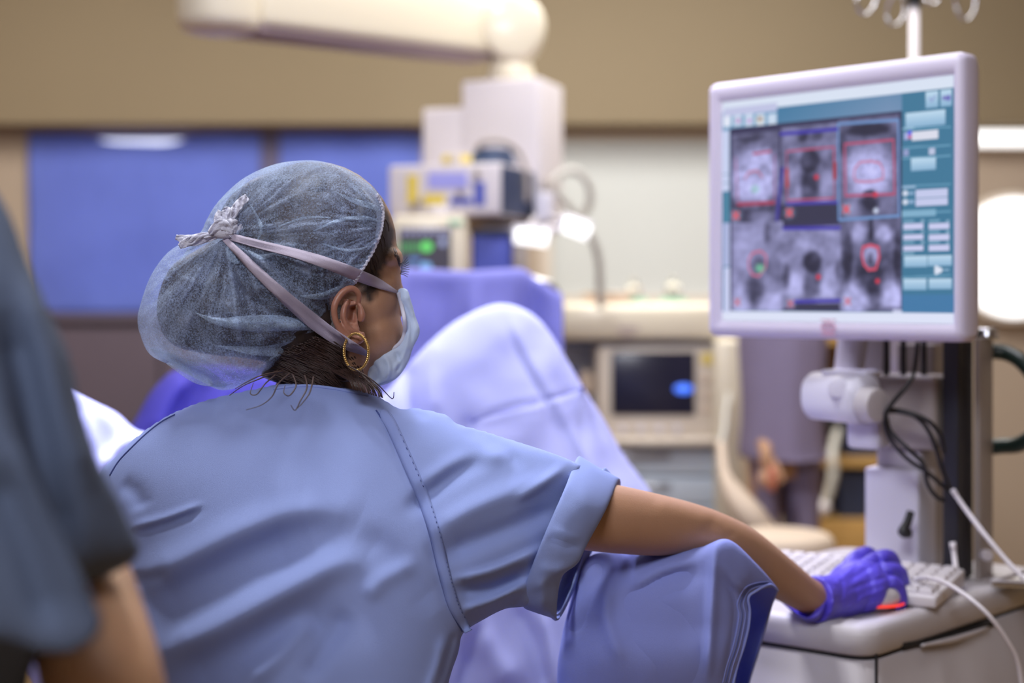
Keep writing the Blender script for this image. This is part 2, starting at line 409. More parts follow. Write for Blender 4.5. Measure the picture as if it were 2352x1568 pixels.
M_cart = mat('cart_plastic', (184, 178, 182), 0.48, var=0.02, bump=0.06, bscale=1200)
M_greyp = mat('grey_beige_plastic', (160, 150, 145), 0.5, var=0.03)
M_black = mat('black_extrusion', (38, 37, 44), 0.45, var=0.1)
M_blackr = mat('black_rubber', (24, 22, 26), 0.5, var=0.1)
M_slot = mat('dark_gap', (26, 24, 26), 0.8, var=0.05)
M_screen_dk = mat('dark_screen', (28, 28, 46), 0.25, var=0.03, emit=0.25)
M_chrome = mat('brushed_steel', (205, 206, 212), 0.22, metal=1.0, var=0.03)
M_hose = mat('grey_hose', (196, 194, 188), 0.5, var=0.03)
M_green = mat('dark_green_hose', (14, 36, 30), 0.4, var=0.1)
M_navy = mat('navy_plastic', (48, 60, 92), 0.45, var=0.08)
M_wood = mat('honey_wood', (190, 152, 92), 0.5, var=0.1, vscale=5)
M_yel = mat('yellow_label', (226, 202, 84), 0.6, var=0.03)
M_blu = mat('blue_label', (80, 92, 186), 0.6, var=0.03)
M_lav = mat('lavender_display', (150, 150, 215), 0.4, var=0.03, emit=0.25)
M_skyb = mat('pale_blue_panel', (204, 216, 230), 0.45, var=0.03)
M_grn = mat('pale_green_plastic', (150, 200, 170), 0.5, var=0.05)
M_glass = mat('clear_glass', (240, 244, 244), 0.05, var=0.0, trans=0.9)
M_scrub = cloth_mat('blue_scrub_cotton', (148, 164, 218), 0.10, 1400, 0.5, 0.03)
M_scrub_seam = cloth_mat('scrub_seam_cotton', (140, 156, 212), 0.06, 1400, 0.5, 0.03)
M_thread = mat('navy_seam_thread', (62, 76, 140), 0.8, var=0.05)
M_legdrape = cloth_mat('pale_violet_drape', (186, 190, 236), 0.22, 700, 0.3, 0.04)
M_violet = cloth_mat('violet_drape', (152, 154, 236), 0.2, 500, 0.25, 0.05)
M_garm = cloth_mat('periwinkle_cotton', (146, 156, 222), 0.16, 1200, 0.5, 0.03)
M_fore = cloth_mat('slate_scrub_cotton', (92, 103, 126), 0.06, 900, 0.3, 0.04)
M_grey = cloth_mat('grey_violet_cloth', (142, 132, 160), 0.05, 500, 0.2, 0.05)
M_skin = mat('skin', (192, 150, 118), 0.5, var=0.08, vscale=40, bump=0.25, bscale=500, sss=0.12)
M_skinh = mat('skin_head', (255, 255, 255), 0.48, var=0.04, vscale=60, bump=0.3, bscale=700, sss=0.08, attr='tint')
M_ear = mat('ear_skin', (158, 110, 91), 0.45, var=0.08, vscale=60, bump=0.2, bscale=500, sss=0.2)
M_hair = mat('dark_brown_hair', (40, 29, 27), 0.5, var=0.35, vscale=60)
M_hairs = mat('brown_hair_strand', (56, 38, 33), 0.5, var=0.2, vscale=60)
M_gauze = gauze_mat('bouffant_gauze', (200, 216, 250), 0.45)
M_gauze_cap = gauze_mat('bouffant_gauze_gathered', (196, 214, 248), 0.34, True)
M_gauze2 = gauze_mat('bouffant_gauze_double', (204, 224, 250), 0.50)
M_tie = cloth_mat('mask_tie_nonwoven', (196, 186, 204), 0.25, 900, 0.6, 0.04)
M_tiew = cloth_mat('mask_tie_white', (232, 232, 246), 0.3, 700, 0.8, 0.03)
M_mask = cloth_mat('mask_paper', (214, 228, 248), 0.35, 900, 0.5, 0.03)
M_gold = mat('gold', (214, 178, 110), 0.28, metal=0.9, var=0.1, vscale=300)
M_glove = mat('violet_nitrile', (84, 70, 196), 0.42, var=0.06, vscale=30, bump=0.25, bscale=90, sss=0.0)
M_mouse = mat('mouse_white', (204, 198, 204), 0.4, var=0.02)
M_red = mat('red_glow_ring', (255, 60, 40), 0.4, var=0.0, emit=0.8)
M_lash = mat('eyelash', (22, 26, 44), 0.5, var=0.1)
M_beige = mat('beige_cloth', (214, 196, 178), 0.8, var=0.05, bump=0.3, bscale=200)
M_pink = mat('pale_pink_print', (210, 160, 185), 0.6, var=0.0)
M_orange = mat('orange_plastic', (206, 130, 104), 0.6, var=0.05)

# ---------------------------------------------------------------- room
RX0, RX1, RY0, RY1, RH = -3.4, 3.2, -2.2, 6.0, 3.0
struct('floor', span(RX0-.1, RX1+.1, RY0-.1, RY1+.2, -0.1, 0, 0), M_floor)
struct('ceiling', span(RX0-.1, RX1+.1, RY0-.1, RY1+.2, RH, RH+.1, 0), M_ceil)
struct('wall_left', span(RX0-.1, RX0, RY0, RY1, 0, RH, 0), M_wall)
struct('wall_right', span(RX1, RX1+.1, RY0, RY1, 0, RH, 0), M_wall)
struct('wall_rear', span(RX0-.1, RX1+.1, RY0-.1, RY0, 0, RH, 0), M_wall)
# back wall around two window openings
def wx(px, Y=RY1): return (px-CX)/FPX*Y
def wz(py, Y=RY1): return CZ-(py-HY)/FPX*Y
bm = bmesh.new()
xs = [RX0-.1, wx(62), wx(968), wx(1240), wx(1700), RX1+.1]; zt, zb = wz(298), wz(716)
for i in (0, 2, 4): span(xs[i], xs[i+1], RY1, RY1+.15, 0, zt, 0, bm)
span(xs[1], xs[2], RY1, RY1+.15, 0, zb, 0, bm); span(xs[3], xs[4], RY1, RY1+.15, 0, wz(700), 0, bm)
struct('wall_back', bm, M_wall)
struct('trim_1', span(RX0, RX1, RY1-.16, RY1+.15, wz(270, RY1-.16)-0.03, RH, 0.01), M_soff)      # soffit band
struct('trim_2', span(RX0, RX1, RY1-.07, RY1, zt-.01, wz(268), 0.006), M_trim)                    # brown picture rail
for n, (a, b, zz, mm) in enumerate(((xs[1], xs[2], zb, M_pane2), (xs[3], xs[4], wz(700), M_pane))):
    fr = bmesh.new()
    for q in ((a, a+.05), (b-.05, b)): span(q[0], q[1], RY1+.02, RY1+.1, zz, zt, 0.004, fr)
    span(a, b, RY1+.02, RY1+.1, zz, zz+.04, 0.004, fr); span(a, b, RY1+.02, RY1+.1, zt-.035, zt, 0.004, fr)
    if n == 0: span(wx(590), wx(650), RY1-.005, RY1+.1, zz, zt, 0.004, fr)
    o = struct('window_%d' % (n+1), fr, M_mull if n == 0 else M_creamd)
    pn = link('pane', span(a+.04, b-.04, RY1+.06, RY1+.07, zz+.03, zt-.03, 0), mm, o, False)

def hanging(name, px0, px1, py0, py1, Y, m, parent=None, amp=0.012, nf=5, sag=None, nx=90, nz=30, th=0.004, seed=0):
    bm = bmesh.new(); rows = []
    for j in range(nz+1):
        row = []
        for i in range(nx+1):
            s, t = i/nx, j/nz; px = px0+(px1-px0)*s
            top = py0+(sag(px) if sag else 0); py = top+(py1-top)*t; p = P(px, py, Y)
            p.y += amp*math.sin(s*nf*2*math.pi+seed+1.3*math.sin(t*2+seed))*(0.35+0.65*t)+amp*1.5*mnoise.noise(Vector((s*3+seed, t*3, 0)))
            row.append(p)
        rows.append(row)
    loft(bm, rows, closed=False); return link(name, solidify(bm, th), m, parent)
s1 = lambda px: 30*math.exp(-((px-320)/115)**4)+3*math.sin(px/60)
o = hanging('window_drape', 66, 597, 303, 719, RY1-.02, M_bdrape, amp=0.008, nf=2.3, sag=s1)
tag(o, 'blue fabric drape taped over the wide left window pane, sagging at its top', 'drape', 'drapes over the dark-framed window')
o = hanging('window_drape', 643, 968, 300, 719, RY1-.02, M_bdrape, amp=0.008, nf=1.7, seed=2)
tag(o, 'blue fabric drape over the narrower window pane behind the capped head and equipment column', 'drape', 'drapes over the dark-framed window')

# dark low cabinet under the draped window
t = thing('storage_cabinet', 'dark grey low storage cabinet under the blue draped window', 'cabinet', (wx(500, 5.6), 5.75, 0))
a, b = P(70, 722, 5.6), P(960, 722, 5.6)
link('body', span(a.x, b.x, 5.62, 5.97, 0.08, a.z-.03, 0.006), M_dark, t, False)
link('top', span(a.x-.02, b.x+.02, 5.58, 5.98, a.z-.03, a.z, 0.006), M_dark, t, False)
link('plinth', span(a.x+.03, b.x-.03, 5.68, 5.95, 0, 0.08, 0), M_slot, t, False)
wd = (b.x-a.x)/3
for i in range(3):
    d = link('door', span(a.x+wd*i+.008, a.x+wd*(i+1)-.008, 5.60, 5.62, 0.11, a.z-.05, 0.004), M_dark, t, False)
    hb = bmesh.new(); xx = a.x+wd*(i+1)-.06; tube(hb, [(xx, 5.6, .62), (xx, 5.575, .62), (xx, 5.575, .78), (xx, 5.6, .78)], .006, 8, 4); link('handle', hb, M_chrome, d)

# ---------------------------------------------------------------- lights seen on the right of the back wall
t = thing('round_wall_light', 'large round white light glowing on the tan wall right of the monitor', 'lamp', P(2330, 593, 5.98))
b_ = bmesh.new(); c = P(2330, 593, 5.9); cyl(b_, (c.x, 5.9, c.z), (c.x, 5.998, c.z), .272, n=64, bev=.012); link('housing', b_, M_creamd, t)
b_ = bmesh.new(); cyl(b_, (c.x, 5.87, c.z), (c.x, 5.905, c.z), .247, n=64, bev=.012); link('diffuser', b_, M_lamp, t)
t = thing('strip_light', 'narrow white strip light under the brown rail right of the monitor', 'lamp', P(2400, 318, 5.95))
a, b = P(2236, 301, 5.9), P(2640, 334, 5.9)
link('housing', span(a.x-.01, b.x+.01, 5.92, 5.995, b.z-.008, a.z+.008, 0.004), M_creamd, t)
link('diffuser', span(a.x, b.x, 5.89, 5.925, b.z, a.z, 0.008), M_lamp, t)

# ---------------------------------------------------------------- wooden shelving with navy bins (seen between person and cart)
t = thing('wooden_shelf_unit', 'honey-coloured wooden shelf unit behind the monitor cart', 'shelf', (P(2000, 900, 5.0).x, 5.2, 0))
x0, x1 = wx(1868, 5.0), wx(2130, 5.0)
bm = bmesh.new(); span(x0, x1, 5.33, 5.35, 0, wz(770, 5.0), 0, bm); link('back_panel', bm, M_wood, t, False)
for xx in (x0, x1-.03): link('side_panel', span(xx, xx+.03, 5.0, 5.34, 0, wz(770, 5.0), 0.002), M_wood, t, False)
shz = [wz(1195, 5.0), wz(1052, 5.0), wz(900, 5.0), wz(770, 5.0)]
for z in shz: link('shelf', span(x0+.03, x1-.03, 5.0, 5.33, z-.03, z, 0.002), M_wood, t, False)
link('drawer_front', span(x0+.03, x1-.03, 4.985, 5.0, .06, shz[0]-.03, 0.004), M_wood, t, False)
def bin_(px0, px1, pyt, z, Y, label, m=M_navy):
    t = thing('storage_bin', label, 'bin', (wx((px0+px1)/2, Y), Y+.1, z), 'navy bins in the wooden shelf unit')
    a, b = wx(px0, Y), wx(px1, Y); h = wz(pyt, Y)-z; bm = bmesh.new()
    rings = []
    for (ins, hh) in ((.012, 0), (0, h), (.006, h), (.016, .012)):
        rings.append([(a+ins, Y+ins, z+hh), (b-ins, Y+ins, z+hh), (b-ins, Y+.2-ins, z+hh), (a+ins, Y+.2-ins, z+hh)])
    loft(bm, rings, cap0=True, cap1=True); bmesh.ops.recalc_face_normals(bm, faces=bm.faces[:]); link('body', bm, m, t, False)
    rb = bmesh.new(); tube(rb, [(a, Y, z+h), (b, Y, z+h), (b, Y+.2, z+h), (a, Y+.2, z+h)], .006, 8, 1, True); link('rim', rb, m, t)
bin_(1925, 2000, 1085, shz[0], 5.05, 'tall navy plastic bin on the lowest shelf left of the white cart pillar')
bin_(1938, 2030, 968, shz[1], 5.05, 'smaller navy plastic bin on the middle shelf under the monitor bracket')
t = thing('hanging_strap', 'black strap hanging left of the monitor bracket, below the monitor', 'strap', P(1885, 790, 4.95))
b_ = bmesh.new(); tube(b_, [P(1872, 770, 4.97), P(1880, 800, 4.96), P(1893, 830, 4.95), P(1892, 870, 4.95), P(1900, 930, 4.95), P(1902, 985, 4.96)], [.03, .035, .022, .012, .014, .02], 12, 5); link('band', b_, M_blackr, t)
t = thing('white_hose', 'short white hose curling down beside the navy bins', 'hose', P(1900, 1100, 4.8))
b_ = bmesh.new(); tube(b_, [P(1925, 985, 4.99), P(1912, 1040, 4.8), P(1915, 1080, 4.78), P(1905, 1130, 4.78), P(1892, 1160, 4.78)], [.014, .014, .016, .014, .013], 12, 5); link('tube', b_, M_hose, t)
b_ = bmesh.new(); ell(b_, P(1890, 1167, 4.78), .026); link('ball_end', b_, M_lil, t)

# ---------------------------------------------------------------- anaesthesia machine
Y = 4.0
t = thing('anaesthesia_machine', 'cream anaesthesia machine with a dark screen under its deep top shelf', 'medical machine', (wx(1480, Y), Y+.3, 0))
link('top_shelf', pspan(1282, 1668, 697, 781, Y, .5, 0.02), M_cream, t)
bm = bmesh.new(); pspan(1285, 1660, 781, 790, Y+.02, .4, .002, bm); link('shadow_gap_strip', bm, M_navy, t, False)
link('column', pspan(1646, 1706, 779, 1240, Y-.05, .4, 0.012), M_cream, t)
link('recess_back', pspan(1288, 1650, 786, 1010, Y+.30, .05, 0.003), M_skyb, t, False)
link('side_bin', pspan(1296, 1330, 850, 960, Y+.12, .12, 0.01), M_blu, t)
link('beige_canister', pspan(1332, 1366, 850, 910, Y+.1, .1, 0.02), M_beige, t)
fr = link('screen_frame', pspan(1372, 1642, 788, 1012, Y+.03, .22, 0.015), M_creamd, t)
scr = link('screen', pspan(1405, 1597, 808, 953, Y+.022, .012, 0.002), M_screen_dk, fr)
b_ = bmesh.new(); c = P(1570, 893, Y+.016); ell(b_, c, (.026, .006, .013)); link('indicator_glow', b_, mat('blue_indicator', (70, 120, 250), .4, var=0, emit=1.1), fr)
link('label_sticker', pspan(1612, 1634, 812, 836, Y+.024, .004, 0.001), M_yel, fr, False)
for k in range(3): link('side_button', pspan(1612, 1632, 860+k*34, 880+k*34, Y+.02, .012, 0.003), M_beige, fr)
for k in range(4): link('knob', (lambda b: (cyl(b, P(1430+k*42, 985, Y-.0), P(1430+k*42, 985, Y+.03), .011, n=20, bev=.002), b)[1])(bmesh.new()), M_lil, fr)
link('ledge', pspan(1380, 1648, 1008, 1024, Y-.06, .32, 0.006), M_creamd, t)
for k, (y0, y1) in enumerate(((1028, 1092), (1096, 1160), (1164, 1240), (1244, 1500))):
    d = link('drawer', pspan(1300, 1644, y0, y1, Y+.0, .34, 0.008), M_skyb, t)
    hb = bmesh.new(); yy = y0+18; tube(hb, [P(1420, yy, Y), P(1420, yy, Y-.02), P(1530, yy, Y-.02), P(1530, yy, Y)], .005, 8, 3); link('handle', hb, M_chrome, d)
link('base', span(wx(1300, Y), wx(1700, Y), Y-.02, Y+.36, .08, wz(1500, Y), 0.01), M_creamd, t)
for sx in (1320, 1680):
    for sy in (.03, .3):
        b_ = bmesh.new(); cyl(b_, (wx(sx, Y)-.015, Y+sy, .04), (wx(sx, Y)+.015, Y+sy, .04), .04, n=20, bev=.004); link('caster', b_, M_blackr, t)
b_ = bmesh.new(); pspan(1415, 1470, 748, 752, Y-.003, .004, 0.0005, b_); pspan(1420, 1465, 757, 761, Y-.003, .004, .0005, b_); pspan(1428, 1456, 766, 772, Y-.003, .004, .0005, b_); link('maker_mark', b_, mat('grey_print', (176, 160, 160), .6, var=0), t, False)
# things on the machine's top shelf
zs = wz(697, Y)
t = thing('instrument_tray', 'low peach-coloured tray on the cream machine shelf', 'tray', (wx(1395, 4.1), 4.1, zs))
bm = bmesh.new(); a, b = wx(1345, 4.05), wx(1452, 4.05)
loft(bm, [[(a+i, 4.03+i, zs+h), (b-i, 4.03+i, zs+h), (b-i, 4.2-i, zs+h), (a+i, 4.2-i, zs+h)] for i, h in ((.012, 0), (0, .028), (.004, .028), (.014, .006))], cap0=True, cap1=True)
bmesh.ops.recalc_face_normals(bm, faces=bm.faces[:]); link('body', bm, mat('peach_plastic', (232, 206, 184), .5), t, False)
b_ = bmesh.new(); tube(b_, [(a, 4.03, zs+.028), (b, 4.03, zs+.028), (b, 4.2, zs+.028), (a, 4.2, zs+.028)], .004, 8, 1, True); link('rim', b_, M_beige, t)
for k, (px, r, lab) in enumerate(((1456, .022, 'small clear glass flask on a green stand beside the peach tray'), (1546, .024, 'small clear glass flask on a green stand nearer the monitor'))):
    t = thing('glass_flask', lab, 'flask', (wx(px, 4.08), 4.08, zs), 'glass flasks on the machine shelf')
    b_ = bmesh.new(); cyl(b_, (wx(px, 4.08), 4.08, zs), (wx(px, 4.08), 4.08, zs+.014), .042, .038, bev=.003); link('stand', b_, M_grn, t)
    b_ = bmesh.new(); ell(b_, (wx(px, 4.08), 4.08, zs+.014+r), r); link('bulb', b_, M_glass, t)
    b_ = bmesh.new(); cyl(b_, (wx(px, 4.08), 4.08, zs+.01+2*r), (wx(px, 4.08), 4.08, zs+.03+2*r), .007, n=16); link('neck', b_, M_glass, t)

# beige bag and stool at the foot of the machine
t = thing('breathing_bag', 'beige rubber bag and hose hanging at the foot of the cream machine column', 'bag', P(1700, 1120, 3.5))
b_ = bmesh.new(); tube(b_, [P(1655, 1020, 3.6), P(1665, 1090, 3.5), P(1690, 1140, 3.45), P(1730, 1190, 3.4), P(1775, 1240, 3.4), P(1820, 1300, 3.4)], [.010, .014, .028, .034, .026, .010], 16, 6); link('bag', b_, M_beige, t)
b_ = bmesh.new(); tube(b_, [P(1655, 1020, 3.6), P(1664, 985, 3.7), P(1668, 940, 3.85), P(1676, 905, 3.92)], .007, 10, 6); link('hose', b_, M_hose, t)
t = thing('rolling_stool', 'beige round stool in front of the grey-clothed person, mostly hidden by the keyboard', 'stool', (wx(1800, 3.1), 3.1, 0))
zz = wz(1222, 3.1); cx_ = wx(1800, 3.1)
b_ = bmesh.new(); cyl(b_, (cx_, 3.1, zz-.07), (cx_, 3.1, zz), .11, n=40, bev=.025); link('seat', b_, M_beige, t)
b_ = bmesh.new(); cyl(b_, (cx_, 3.1, .08), (cx_, 3.1, zz-.07), .022); link('post', b_, M_chrome, t)
for k in range(5):
    a = k/5*2*math.pi; e = Vector((cx_+.2*math.cos(a), 3.1+.2*math.sin(a), .07)); b_ = bmesh.new(); tube(b_, [(cx_, 3.1, .1), e], [.018, .013], 10, 3); l = link('foot', b_, M_black, t)
    b_ = bmesh.new(); cyl(b_, (e.x, e.y-.012, .028), (e.x, e.y+.012, .028), .028, n=18); link('caster', b_, M_blackr, l)

# ---------------------------------------------------------------- violet screen drape over its bar
t = thing('anaesthesia_screen', 'bright violet-blue drape hung over a bar behind the raised knee', 'drape', P(1050, 640, 3.0))
def scr_top(px): return 0 if px < 1200 else (px-1200)*0.58
bm = bmesh.new(); rows = []
for j in range(41):
    row = []
    for i in range(121):
        s, v = i/120, j/40; px = 640+(1292-640)*s; top = 628+scr_top(px)+3*math.sin(px/40); py = top+(1250-top)*v
        p = P(px, py, 3.0)
        f = (0.028*math.exp(-((px-1086-20*v)/22)**2)-0.03*math.exp(-((px-1225+30*v)/26)**2)+0.022*math.sin(px/34+2*v))*min(1, 0.25+v*3)
        p.y += -f+0.012*mnoise.noise(Vector((px/60, py/90, 1)))
        row.append(p)
    rows.append(row)
back = [Vector((p.x, p.y+.10, p.z-.01)) for p in rows[0]]
loft(bm, [[Vector((p.x, p.y+.11, p.z-.25)) for p in rows[0]], back, [Vector((p.x, p.y+.05, p.z+.008)) for p in rows[0]]]+rows, closed=False)
link('sheet', solidify(bm, .003), M_violet, t)
b_ = bmesh.new(); tube(b_, [P(640, 640, 3.05), P(1195, 640, 3.05), P(1280, 694, 3.06)], .014, 12, 3); tube(b_, [P(640, 640, 3.05), (P(640, 640, 3.05).x, 3.05, .02)], .014, 12, 3); tube(b_, [P(1280, 694, 3.06), (P(1280, 694, 3.06).x, 3.06, .02)], .014, 12, 3); link('bar', b_, M_chrome, t)
link('foot_plate', span(P(640, 640, 3.05).x-.1, P(1280, 694, 3.06).x+.08, 3.0, 3.12, 0, .02, .004), M_chrome, t)

# ---------------------------------------------------------------- ceiling boom
U, V = (-0.94, 0.34), (0.34, 0.94)
t = thing('ceiling_boom', 'cream ceiling boom arm with a round joint and boxy pale grey equipment column', 'medical boom', P(1175, 120, 3.85))
aL, aR = P(560, -10, 3.3), P(1108, 66, 3.9)
d = (aR-aL); d.z = 0; d.normalize(); sd = Vector((0, 0, 1)).cross(d)
def beam(bm, A, B, w, h, bev): 
    pts = []
    for z in (-h/2, h/2):
        for (e, s) in ((A, -1), (B, -1), (B, 1), (A, 1)): pts.append(e+sd*s*w/2+Vector((0, 0, z)))
    hexa(bm, pts, bev)
b_ = bmesh.new(); beam(b_, aL, aR, .16, .155, .02); link('arm', b_, M_cream, t)
b_ = bmesh.new(); beam(b_, aL-Vector((0, 0, .082)), aR-Vector((0, 0, .082)), .12, .02, .004); link('arm_underside', b_, mat('mauve_plastic', (150, 132, 138), .5), t)
b_ = bmesh.new(); e = aL-d*.07; cyl(b_, (e.x, e.y, e.z-.095), (e.x, e.y, e.z+.1), .095, n=48, bev=.03); link('shoulder_joint', b_, M_cream, t)
b_ = bmesh.new(); cyl(b_, (e.x, e.y, e.z+.1), (e.x, e.y, RH), .06, n=32); link('ceiling_post', b_, M_cream, t)
c = P(1178, 70, 3.86); b_ = bmesh.new(); cyl(b_, (c.x, c.y-.08, c.z), (c.x, c.y+.08, c.z), .088, n=56, bev=.02); link('elbow_joint', b_, M_cream, t)
nk = P(1172, 185, 3.86); b_ = bmesh.new(); rr = []
for z, r in ((nk.z-.01, .066), (nk.z+.02, .062), (nk.z+.06, .05), (c.z, .05)): rr.append([(nk.x+(c.x-nk.x)*0.5+r*math.cos(a)*1.0, nk.y+r*math.sin(a), z) for a in np.linspace(0, 2*math.pi, 32, endpoint=False)])
loft(b_, rr, cap0=True, cap1=True); link('neck', b_, M_cream, t)
b_ = bmesh.new(); pbox(b_, 1240, 3.72, 1060, 1268, 176, 520, U, V, .008, grow=.2); hd = link('column_housing', b_, M_lil, t)
b_ = bmesh.new(); pbox(b_, 1066, 3.80, 970, 1078, 245, 500, U, V, .008, grow=.15); link('column_side_box', b_, M_lil, t)
b_ = bmesh.new(); pbox(b_, 1247, 3.70, 884, 1252, 497, 521, U, V, .006, grow=.25); link('equipment_shelf', b_, M_creamd, t)
b_ = bmesh.new(); pbox(b_, 1262, 3.66, 1226, 1270, 440, 512, U, V, .006, grow=.05); link('rail_clamp', b_, M_lilw, t)
b_ = bmesh.new(); tube(b_, [P(1100, 531, 3.62), P(1250, 528, 3.62), P(1300, 520, 3.62)], .012, 10, 3); link('handrail', b_, M_lil, t)

t = thing('electrosurgical_unit', 'pale grey electrosurgical unit with yellow and blue panels on the boom shelf', 'medical device', P(1020, 490, 3.6))
b_ = bmesh.new(); pbox(b_, 1150, 3.50, 892, 1205, 372, 492, U, V, .008, grow=.24); hb = link('body', b_, M_lil, t)
b_ = bmesh.new(); pbox(b_, 1156, 3.502, 1148, 1205, 378, 490, U, V, .006, grow=.245); link('side_vent_cover', b_, M_navy, t)
Uv = Vector(U+(0,)).normalized()
def onface(px, py, xe, Ye, off=.004):
    E = P(xe, 400, Ye); s = solve_t(E, Uv, px); q = E+Uv*s; n = Vector((-V[0], -V[1], 0)).normalized()
    return Vector((q.x, q.y, CZ-(py-HY)/FPX*q.y))+n*off
def facepatch(x0, x1, y0, y1, m, name='panel', xe=1150, Ye=3.50, parent=None):
    a, b, c_, d_ = onface(x0, y1, xe, Ye), onface(x1, y1, xe, Ye), onface(x1, y0, xe, Ye), onface(x0, y0, xe, Ye); n = Vector((V[0], V[1], 0)).normalized()*.006
    b_ = bmesh.new(); hexa(b_, [a, b, b+n, a+n, d_, c_, c_+n, d_+n], .001); return link(name, b_, m, parent, False)
facepatch(936, 960, 402, 468, M_yel, 'yellow_panel', parent=t); facepatch(974, 1022, 446, 472, M_yel, 'yellow_panel', parent=t)
facepatch(984, 1074, 396, 432, M_lav, 'display', parent=t); facepatch(1034, 1084, 454, 470, M_blu, 'blue_panel', parent=t); facepatch(1090, 1114, 418, 472, M_blu, 'blue_panel', parent=t)
for k, (x, y) in enumerate(((966, 466), (950, 478), (1060, 444), (1100, 400))):
    b_ = bmesh.new(); q = onface(x, y, 1150, 3.5); n = Vector((-V[0], -V[1], 0)).normalized(); cyl(b_, q, q+n*.012, .009, n=16, bev=.002); link('knob', b_, M_greyp, t)
zt_ = wz(372, 3.5)
t = thing('yellow_pad', 'flat yellow pad on top of the electrosurgical unit', 'pad', P(1050, 366, 3.6)); a, b = P(1016, 346, 3.6), P(1084, 366, 3.6)
b_ = bmesh.new(); span(a.x, b.x, 3.56, 3.66, zt_+.0, zt_+.024, .008, b_); link('pad', b_, M_yel, t)
b_ = bmesh.new(); span(a.x+.02, a.x+.05, 3.555, 3.665, zt_+.001, zt_+.027, .004, b_); link('strap', b_, M_creamd, t)
t = thing('coiled_cable', 'dark blue coiled cable and pedal on top of the electrosurgical unit', 'cable', P(1140, 350, 3.62))
b_ = bmesh.new(); c = P(1132, 350, 3.62); zc = zt_+.01
for k in range(4): tube(b_, [(c.x+(.052-.004*k)*math.cos(a), c.y+(.045-.004*k)*math.sin(a), zc+.009*k) for a in np.linspace(0, 2*math.pi, 12, endpoint=False)], .008, 8, 3, True)
link('coil', b_, mat('teal_cable', (50, 74, 112), .5), t)
b_ = bmesh.new(); tube(b_, [(c.x-.04, c.y-.02, zc+.03), (c.x-.02, c.y-.03, zc+.05), (c.x+.03, c.y-.02, zc+.05), (c.x+.07, c.y, zc+.02), (c.x+.085, c.y-.01, zc-.03), (c.x+.085, c.y-.01, zc-.1)], .007, 8, 5); link('lead', b_, M_greyp, t)
b_ = bmesh.new(); bx(b_, (c.x+.005, c.y-.03, zc+.016), (.07, .03, .022), None, .006); link('pedal', b_, M_navy, t)

t = thing('patient_monitor', 'cream patient monitor with green and blue readings below the boom shelf', 'monitor', P(990, 560, 3.5))
b_ = bmesh.new(); pspan(900, 1072, 494, 652, 3.48, .12, .012, b_); fr = link('frame', b_, M_cream, t)
# small screen drawn cell by cell
def gridscreen(name, C00, ex, ez, nx, nz, fn, strength, parent, nrm):
    bm = bmesh.new(); V_ = [[bm.verts.new(C00+ex*(i/nx)+ez*(j/nz)) for i in range(nx+1)] for j in range(nz+1)]
    for j in range(nz):
        for i in range(nx): bm.faces.new((V_[j][i], V_[j][i+1], V_[j+1][i+1], V_[j+1][i]))
    if (ex.cross(ez)).dot(nrm) < 0: bmesh.ops.reverse_faces(bm, faces=bm.faces[:])
    me = bpy.data.meshes.new(name); bm.to_mesh(me); bm.free()
    co = np.empty(len(me.vertices)*3); me.vertices.foreach_get('co', co); co = co.reshape(-1, 3)
    px = CX+co[:, 0]/co[:, 1]*FPX; py = HY+(CZ-co[:, 2])/co[:, 1]*FPX
    rgb = np.clip(fn(px, py), 0, 255)/255.; l = np.where(rgb <= .04045, rgb/12.92, ((rgb+.055)/1.055)**2.4)
    at = me.color_attributes.new('screen', 'FLOAT_COLOR', 'POINT'); at.data.foreach_set('color', np.c_[l, np.ones(len(l))].ravel())
    return link(name, me, attr_emit_mat(name+'_glow', 'screen', strength), parent, False)
def vitals(px, py):
    c = np.tile(np.array([[52., 46, 56]]), (len(px), 1))
    def blob(x, y, rx, ry, col):
        k = (((px-x)/rx)**2+((py-y)/ry)**2 < 1); c[k] = col
    for k in range(8):
        blob(928+k*14, 533, 5, 5, (170, 170, 215))
    k = (py > 558) & (py < 577) & (px < 990) & ((px.astype(int)//5) % 2 == 0); c[k] = (70, 170, 80)
    blob(980, 566, 13, 11, (110, 245, 110)); blob(1017, 556, 7, 10, (175, 185, 230)); blob(952, 597, 14, 5, (90, 140, 210)); blob(978, 612, 13, 10, (130, 190, 250)); blob(940, 610, 5, 5, (110, 150, 210))
    return c
C0 = P(916, 628, 3.473); gridscreen('screen', C0, P(1036, 628, 3.473)-C0, P(916, 524, 3.473)-C0, 80, 70, vitals, 1.0, fr, Vector((0, -1, 0)))
b_ = bmesh.new(); pspan(1030, 1062, 505, 517, 3.474, .008, .002, b_); link('badge', b_, M_grn, fr)
b_ = bmesh.new(); c = P(1010, 500, 3.54); cyl(b_, c, (c.x, c.y, c.z+.03), .03); link('mount', b_, M_lil, t)

